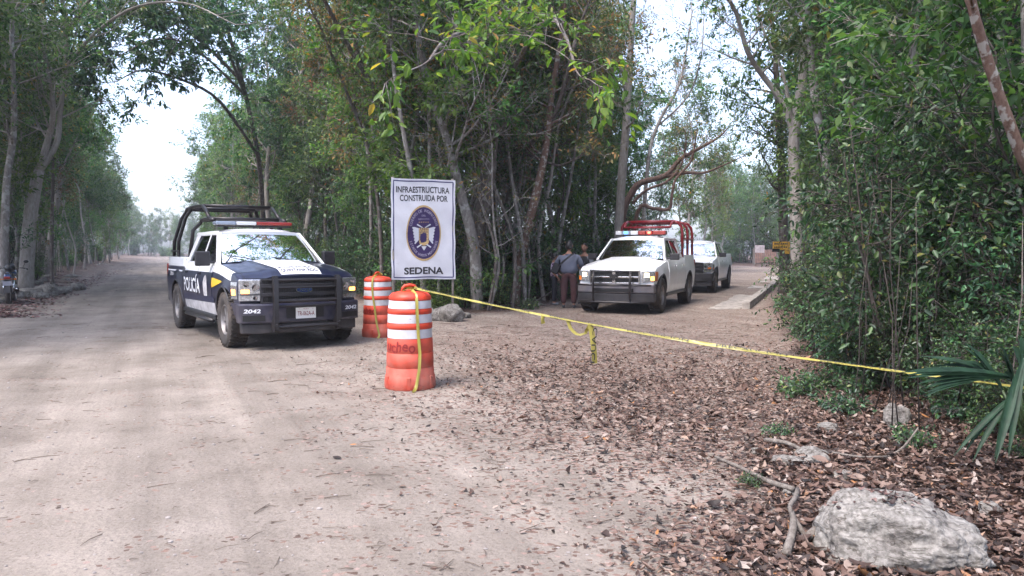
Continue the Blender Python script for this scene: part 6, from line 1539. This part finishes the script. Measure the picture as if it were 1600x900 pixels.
def person(loc, rz, H, label, J, girth, shirt, trousers, shoes, sleeve, hair='short', headturn=0.0, extras=None):
    """J: joint offsets in the person's own frame, x to the right hand side of the viewer when rz = 0, facing -y"""
    root = empty('person', (*loc, T(*loc)), rz, label, 'person'); k = H / 1.75; g = girth
    j = {n: Vector(v) * k for n, v in J.items()}
    order = ['pelvis', 'waist', 'chest', 'neckb', 'neckt', 'hipL', 'kneeL', 'ankL', 'toeL', 'hipR', 'kneeR', 'ankR', 'toeR', 'shL', 'elL', 'wrL', 'hdL', 'shR', 'elR', 'wrR', 'hdR']
    idx = {n: i for i, n in enumerate(order)}
    E = [('pelvis', 'waist'), ('waist', 'chest'), ('chest', 'neckb'), ('neckb', 'neckt')]
    for s in 'LR': E += [('pelvis', 'hip' + s), ('hip' + s, 'knee' + s), ('knee' + s, 'ank' + s), ('ank' + s, 'toe' + s), ('chest', 'sh' + s), ('sh' + s, 'el' + s), ('el' + s, 'wr' + s), ('wr' + s, 'hd' + s)]
    Rr = dict(pelvis=(.12 * g, .09 * g), waist=(.11 * g, .085 * g), chest=(.125 * g, .09 * g), neckb=.062, neckt=.055, hip=.088 * g, knee=.056 * g ** .5, ank=.038, toe=.036, sh=.058 * g ** .6, el=.042 * g ** .6, wr=.028, hd=.034)
    rad = [Rr.get(n, Rr.get(n[:-1])) for n in order]; rad = [tuple(a * k for a in r) if hasattr(r, '__len__') else r * k for r in rad]
    vs, fs = skin_mesh([j[n] for n in order], [(idx[a], idx[b]) for a, b in E], rad)
    body = MB(); body.add(vs, fs)
    # head with face
    hc = j['neckt'] + Vector((0, -.012, .105)) * k; HM = Matrix.Translation(hc) @ Matrix.Rotation(headturn, 4, 'Z') @ Matrix.Scale(k * 1.1, 4)
    n = 20; m = 16; hv = []
    for a in range(m + 1):
        th = math.pi * a / m; z = -math.cos(th)
        for b in range(n):
            ph = 2 * math.pi * b / n; x, y = math.sin(th) * math.cos(ph), math.sin(th) * math.sin(ph)
            X, Y, Z = x * .076, y * .096, z * .118
            if Z < -.02: t = (-Z - .02) / .1; X *= 1 - .28 * t; Y = Y * (1 - .2 * t) - .018 * t      # jaw
            if Y < 0:
                Y -= .026 * math.exp(-(X / .014) ** 2 - ((Z + .022) / .026) ** 2)                     # nose
                for sx in (-1, 1): Y += .012 * math.exp(-((X - sx * .032) / .016) ** 2 - ((Z - .012) / .014) ** 2)   # sockets
                Y -= .007 * math.exp(-(X / .026) ** 2 - ((Z + .06) / .012) ** 2) - .003 * math.exp(-((Z + .078) / .01) ** 2)
                Y -= .006 * math.exp(-((Z - .034) / .012) ** 2)
            hv.append(HM @ Vector((X, Y, Z)))
    hf = [(a * n + b, a * n + (b + 1) % n, (a + 1) * n + (b + 1) % n, (a + 1) * n + b) for a in range(m) for b in range(n)]
    body.add(hv, hf)
    for sx in (-1, 1): body.ball((sx * .078, .008, -.005), (.012, .020, .032), 8, M=HM)
    # hands: palm and five fingers
    for s in 'LR':
        w, h = j['wr' + s], j['hd' + s]; d = (h - w).normalized(); sd = 1 if s == 'R' else -1
        side = d.cross(Vector((1, 0, 0))).normalized() if abs(d.x) < .9 else d.cross(Vector((0, 1, 0))).normalized(); nn = side.cross(d).normalized()
        for i, (o_, ln) in enumerate(((-.030, .062), (-.010, .074), (.010, .078), (.030, .070))):
            p = h + d * .02 * k + side * o_ * k; body.tube([p, p + d * ln * .45 * k, p + (d * .8 - nn * .35 * sd) * ln * .75 * k, p + (d * .55 - nn * .75 * sd) * ln * k], [.0095 * k, .009 * k, .008 * k, .006 * k], 6)
        p = w.lerp(h, .45) - side * .03 * k; body.tube([p, p - side * .025 * k + d * .03 * k, p - side * .03 * k + d * .06 * k], [.012 * k, .010 * k, .007 * k], 6)
    bo = body.build('body', S_SKIN, root, smooth=True)
    ey = MB()
    for sx in (-1, 1): ey.ball((sx * .031, -.079, .012), (.012, .009, .008), 8, M=HM)
    ey.build('eyes', S_EYE, root); lp = MB(); lp.ball((0, -.098, -.058), (.024, .006, .007), 8, M=HM); lp.build('lips', S_LIP, root)
    # hair
    hh = MB(); hv = []; n2 = 20; m2 = 9
    for a in range(m2 + 1):
        th = a / m2
        for b in range(n2):
            ph = 2 * math.pi * b / n2; fy = math.sin(ph)
            lim = {'short': .62, 'bun': .66, 'bald': .45}[hair] * math.pi * (1 - .36 * max(0, -fy) + .14 * max(0, fy)) ; t = th * lim
            r = {'short': 1.09, 'bun': 1.14, 'bald': 1.03}[hair] + .02 * math.sin(7 * ph + a)
            hv.append(HM @ Vector((math.sin(t) * math.cos(ph) * .078 * r, math.sin(t) * fy * .098 * r + .004, math.cos(t) * .120 * r)))
    hf = [(a * n2 + b, (a + 1) * n2 + b, (a + 1) * n2 + (b + 1) % n2, a * n2 + (b + 1) % n2) for a in range(m2) for b in range(n2)]
    hh.add(hv, hf)
    if hair == 'bun': hh.ball((0, .115, .05), (.055, .055, .055), 10, M=HM)
    if hair == 'bun': hh.ball((0, .08, -.04), (.07, .045, .07), 10, M=HM)
    hh.build('hair', S_HAIR, root, smooth=True)
    # shirt
    tl = {'short': .62, 'long': .97}[sleeve]
    names = ['pelvis', 'waist', 'chest', 'neckb']; pv = [j['pelvis'] + Vector((0, 0, -.09 * k)), j['waist'], j['chest'], j['neckb'] + Vector((0, 0, -.02))]; er = [(0, 1), (1, 2), (2, 3)]
    pr_ = [(.20 * g * k, .165 * g * k), (.185 * g * k, .16 * g * k), (.175 * g * k, .14 * g * k), (.080 * k, .078 * k)]
    for s in 'LR':
        b0 = len(pv); pv.append(j['sh' + s]); pr_.append((.072 * k * g ** .6,) * 2); er.append((2, b0))
        if sleeve == 'short': pv.append(j['sh' + s].lerp(j['el' + s], .8)); pr_.append((.064 * k * g ** .6,) * 2); er.append((b0, b0 + 1))
        else:
            pv.append(j['el' + s]); pr_.append((.056 * k * g ** .6,) * 2); er.append((b0, b0 + 1)); pv.append(j['el' + s].lerp(j['wr' + s], .95)); pr_.append((.042 * k,) * 2); er.append((b0 + 1, b0 + 2))
    vs, fs = skin_mesh(pv, er, pr_); q = MB(); q.add(vs, fs)
    q.build('shirt', shirt, root, smooth=True)
    pv = [j['pelvis'] + Vector((0, 0, .10 * k)), j['pelvis'] - Vector((0, 0, .03 * k))]; er = [(0, 1)]; pr_ = [(.17 * g * k, .14 * g * k), (.165 * g * k, .14 * g * k)]
    for s in 'LR':
        b0 = len(pv); pv += [j['hip' + s], j['knee' + s], j['ank' + s] + Vector((0, 0, .03 * k))]; pr_ += [(.105 * g * k,) * 2, (.078 * k * g ** .6,) * 2, (.062 * k * g ** .4,) * 2]; er += [(1, b0), (b0, b0 + 1), (b0 + 1, b0 + 2)]
    vs, fs = skin_mesh(pv, er, pr_); q = MB(); q.add(vs, fs); q.build('trousers', trousers, root, smooth=True)
    for s in 'LR':
        a, t = j['ank' + s], j['toe' + s]; d = (t - a); d.z = 0; d.normalize(); q = MB()
        vs, fs = skin_mesh([a - d * .045 * k + Vector((0, 0, -.03 * k)), a + d * .06 * k - Vector((0, 0, .035 * k)), a + d * .17 * k - Vector((0, 0, .045 * k)), a + Vector((0, 0, .01))], [(0, 1), (1, 2), (1, 3)], [.048 * k, .05 * k, .042 * k, .05 * k])
        q.add([Vector((v.x, v.y, max(v.z, .004))) for v in vs], fs); q.build('shoe', shoes, root, smooth=True)
    if extras: extras(root, j, k, HM)
    return root
STAND = dict(pelvis=(0, 0, .95), waist=(0, .0, 1.10), chest=(0, .01, 1.31), neckb=(0, .02, 1.45), neckt=(0, .0, 1.53),
             hipL=(-.09, 0, .88), kneeL=(-.10, -.01, .50), ankL=(-.11, .02, .09), toeL=(-.12, -.12, .04), hipR=(.09, 0, .88), kneeR=(.10, -.01, .50), ankR=(.11, .02, .09), toeR=(.12, -.12, .04),
             shL=(-.19, .01, 1.39), elL=(-.24, .03, 1.11), wrL=(-.24, -.05, .87), hdL=(-.235, -.08, .79), shR=(.19, .01, 1.39), elR=(.24, .03, 1.11), wrR=(.24, -.05, .87), hdR=(.235, -.08, .79))
def pose(**k): d = dict(STAND); d.update(k); return d
C_GREY = pmat('blue_grey_shirt', (.095, .105, .145), .85, var=.08, vscale=6)
C_MAR = pmat('maroon_trousers', (.055, .022, .024), .85, var=.12, vscale=6)
C_DARK = pmat('dark_trousers', (.02, .02, .028), .8)
C_BLK = pmat('black_fabric', (.015, .015, .018), .75)
C_OLIV = pmat('officer_shirt', (.16, .17, .19), .8)
C_SHOE = pmat('dark_shoe', (.035, .035, .04), .6); C_SHO2 = pmat('grey_shoe', (.14, .15, .17), .6)
w_ = G(866, 477)
# woman looking right, seen from her left-back quarter
person((w_.x, w_.y), R(80), 1.50, 'short woman in a flowered shirt and dark trousers standing at the left of the group', pose(wrL=(-.20, -.16, .90), hdL=(-.18, -.20, .82), wrR=(.20, -.22, .98), hdR=(.14, -.28, .97), elR=(.24, .0, 1.11)), 1.02, pattern_mat(), C_DARK, C_SHO2, 'short', 'bun')
def bag(root, j, k, HM):
    q = MB(); g = 1.5
    sh = j['shL'] + Vector((.07, 0, .10)); hp = j['pelvis'] + Vector((.30, .02, .14)); n = 22
    for sgn in (1, -1):
        pts = []
        for i in range(n + 1):
            t = i / n; p = sh.lerp(hp, t); p.y += sgn * (.285 * math.sin(math.pi * (t * .9 + .05)) ** .5) ; pts.append(p)
        vs = []
        for p in pts: vs += [p + Vector((-.018, 0, -.018)), p + Vector((.018, 0, .018))]
        q.add(vs, [(2 * i, 2 * i + 1, 2 * i + 3, 2 * i + 2) for i in range(n)])
    q.build('bag_strap', C_BLK, root, smooth=True)
    b = MB(); b.box(hp + Vector((.04, .10, -.04)), (.20, .14, .28), Matrix.Rotation(R(-25), 3, 'Y')); b.build('shoulder_bag', C_BLK, root, bevel=.035, bseg=3)
m_ = G(889, 482)
person((m_.x, m_.y), R(168), 1.80, 'heavy man in blue grey shirt with black shoulder bag, back turned', pose(shL=(-.23, .01, 1.36), shR=(.23, .01, 1.36), elR=(.35, -.02, 1.13), elL=(-.32, -.02, 1.13), wrL=(-.24, -.26, 1.10), hdL=(-.18, -.33, 1.12), wrR=(.25, -.24, 1.08), hdR=(.18, -.31, 1.10),
       hipL=(-.12, 0, .88), hipR=(.12, 0, .88), kneeL=(-.13, 0, .5), kneeR=(.13, 0, .5), ankL=(-.13, .02, .09), ankR=(.14, .02, .09), toeL=(-.15, -.12, .04), toeR=(.17, -.12, .04)), 1.55, C_GREY, C_MAR, C_SHOE, 'long', 'short', extras=bag)
def vest(root, j, k, HM):
    vs, fs = skin_mesh([j['waist'] - Vector((0, 0, .04)), j['chest'], j['neckb'] - Vector((0, 0, .05))], [(0, 1), (1, 2)], [(.225 * k, .19 * k), (.23 * k, .185 * k), (.13 * k, .11 * k)])
    q = MB(); q.add(vs, fs); q.build('vest', C_BLK, root, smooth=True)
    q = MB()
    for x in (-.09, .0, .09): q.box(j['waist'] + Vector((x, -.19, .06)), (.075, .05, .12))
    q.build('vest_pouches', C_BLK, root, bevel=.012)
o_ = P(913, 470, 21.3)
person((o_.x, 21.3), R(-35), 1.76, 'bald officer in a dark vest facing the man behind the white pickup', pose(wrL=(-.12, -.26, 1.10), hdL=(-.05, -.31, 1.12), elL=(-.26, -.04, 1.13), wrR=(.14, -.26, 1.06), hdR=(.07, -.31, 1.07), elR=(.27, -.04, 1.13)), 1.1, C_OLIV, C_DARK, C_SHOE, 'long', 'bald', extras=vest)

# ================================================================ motorcycle at the left edge
K_BLUE = pmat('blue_tank_paint', (.02, .06, .16), .25, coat=.6); K_GREYP = pmat('grey_tail_plastic', (.22, .22, .26), .4)
mr = empty('motorcycle', (-14.85, 21.9, 0), R(118), 'dark motorcycle parked under the forked tree, seen from behind', 'motorcycle')
# local x forward, z up
for x in (-.68, .68):
    w = empty('wheel', (x, 0, .31)); w.parent = mr; M = Matrix.Rotation(R(90), 4, 'X')
    wd = .065 if x < 0 else .05
    t = MB(); t.lathe([(.225, -wd * .7), (.26, -wd), (.295, -wd * .8), (.312, 0), (.295, wd * .8), (.26, wd), (.225, wd * .7)], 36, M, closed=True); t.build('tyre', V_TYRE, w, smooth=True)
    r = MB(); r.lathe([(.226, -.04), (.226, .04), (.205, .04), (.205, -.04)], 32, M, closed=True); r.lathe([(.05, -.06), (.05, .06)], 14, M)
    for i in range(6): a = i * math.pi / 3; r.box((math.cos(a) * .13, 0, math.sin(a) * .13), (.17, .025, .03), Matrix.Rotation(-a, 3, 'Y'))
    r.build('rim', V_RIM, w, smooth=False)
b = MB(); b.tube([(-.68, -.09, .31), (-.30, -.10, .36), (-.1, -.09, .4)], .022, 8); b.tube([(-.68, .09, .31), (-.30, .10, .36), (-.1, .09, .4)], .022, 8)
b.tube([(-.55, -.1, .74), (-.05, -.08, .70), (.38, 0, .86)], .02, 8); b.tube([(-.55, .1, .74), (-.05, .08, .70), (.38, 0, .86)], .02, 8); b.tube([(.38, 0, .86), (.1, 0, .4), (-.15, 0, .35)], .024, 8)
b.build('frame', V_TRIM, mr, smooth=True)
b = MB()
for y in (-.12, .12): b.tube([(-.62, y, .36), (-.50, y, .70)], .028, 10)
b.build('rear_shock', V_CHROME, mr, smooth=True)
b = MB(); b.box((.08, 0, .43), (.34, .26, .24)); b.tube([(.12, 0, .5), (.22, 0, .70)], .09, 12); b.build('engine', V_RIM, mr, bevel=.02)
b = MB(); b.ball((.22, 0, .88), (.26, .14, .12), 16); b.build('tank', K_BLUE, mr, smooth=True)
b = MB(); b.box((-.28, 0, .84), (.66, .26, .10), taper=(.95, .8)); b.box((-.50, 0, .88), (.22, .22, .06)); b.build('seat', V_BLACK, mr, bevel=.03)
b = MB(); b.box((-.70, 0, .80), (.26, .20, .13), Matrix.Rotation(R(12), 3, 'Y'), taper=(.9, .8)); b.build('tail_cowl', K_BLUE, mr, bevel=.03)
b = MB(); b.grid(lambda u, v: Vector((-.68 + .36 * math.cos(R(75 + 100 * u)), (v - .5) * .16, .31 + .40 * math.sin(R(75 + 100 * u)))), 12, 4); b.build('rear_fender', V_BLACK, mr, smooth=True)
b = MB(); b.box((-.96, 0, .62), (.015, .20, .13), Matrix.Rotation(R(12), 3, 'Y')); b.build('number_plate', K_GREYP, mr)
b = MB(); b.box((-.86, 0, .78), (.06, .16, .07)); b.build('tail_light', V_REDL, mr, bevel=.015)
for sd in (-1, 1): q = MB(); q.tube([(-.80, 0, .74), (-.80, sd * .17, .74)], .008, 6); q.ball((-.80, sd * .19, .74), (.03, .03, .025), 8); q.build('indicator', V_AMBR, mr, smooth=True)
b = MB(); b.tube([(.15, -.12, .32), (-.15, -.17, .27), (-.45, -.20, .34), (-.88, -.22, .46)], [.022, .03, .05, .06], 14); b.build('exhaust', V_STEEL, mr, smooth=True)
b = MB(); b.tube([(-.86, -.22, .455), (-.90, -.22, .465)], [.035, .03], 12); b.build('exhaust_tip', V_CHROME, mr, smooth=True)
b = MB()
for y in (-.07, .07): b.tube([(.68, y, .31), (.42, y, .95)], .022, 8)
b.build('front_fork', V_CHROME, mr, smooth=True)
b = MB(); b.tube([(.26, -.36, 1.02), (.36, -.2, 1.04), (.42, 0, .98), (.36, .2, 1.04), (.26, .36, 1.02)], .013, 8); b.tube([(.26, -.36, 1.02), (.14, -.40, 1.0)], .02, 8); b.tube([(.26, .36, 1.02), (.14, .40, 1.0)], .02, 8); b.build('handlebar', V_TRIM, mr, smooth=True)
for sd in (-1, 1): q = MB(); q.tube([(.30, sd * .26, 1.03), (.28, sd * .34, 1.2)], .007, 6); q.ball((.27, sd * .36, 1.23), (.015, .07, .045), 10); q.build('mirror', V_TRIM, mr, smooth=True)
q = MB(); q.ball((.55, 0, .92), (.09, .09, .1), 12); q.build('headlamp', V_TRIM, mr, smooth=True)
hz = 0
M = Matrix.Rotation(R(118), 4, 'Z'); hp = Vector((-14.85, 21.9, hz)) + (M @ Vector((-.45, -.03, 1.05)))
he = MB(); he.ball((0, 0, 0), (.16, .135, .14), 18); ho = he.build('helmet', V_TRIM, None, smooth=True, loc=hp, rot=(0, 0, R(118))); tag(ho, 'glossy black helmet resting on the motorcycle seat', 'helmet')
q = MB(); q.grid(lambda u, v: Vector((.165 * math.cos(R(-65 + 130 * u)) * math.cos(R(-5 + 35 * v)), .14 * math.sin(R(-65 + 130 * u)) * math.cos(R(-5 + 35 * v)), .145 * math.sin(R(-5 + 35 * v)))), 12, 4); q.build('visor', V_GLASS, ho, smooth=True)
q = MB(); q.tube([(.12 * math.cos(a / 20 * 6.283), .11 * math.sin(a / 20 * 6.283), -.10) for a in range(21)], .022, 6); q.build('helmet_rim', V_STEEL, ho, smooth=True)
# ---------------------------------------------------------------- labels: things described alike are told apart by their order from the left
bpy.context.view_layer.update()
_by = {}
for o in C.objects:
    if o.parent is None and 'label' in o and 'category' in o: _by.setdefault(o['label'], []).append(o)
_ORD = ['second', 'third', 'fourth', 'fifth', 'sixth', 'seventh', 'eighth', 'ninth', 'tenth', 'eleventh', 'twelfth', 'thirteenth', 'fourteenth', 'fifteenth', 'sixteenth'] + ['%dth' % i for i in range(17, 21)] + ['21st', '22nd', '23rd'] + ['%dth' % i for i in range(24, 31)]
for lb, obs in _by.items():
    if len(obs) < 2 or len(obs) > 30: continue
    obs.sort(key=lambda o: o.location.x / max(o.location.y, 1) if o.location.y > 1 else o.location.x)
    for i, o in enumerate(obs):
        o['label'] = lb + (', leftmost' if i == 0 else (', rightmost' if i == len(obs) - 1 else ', %s from left' % _ORD[i - 1]))
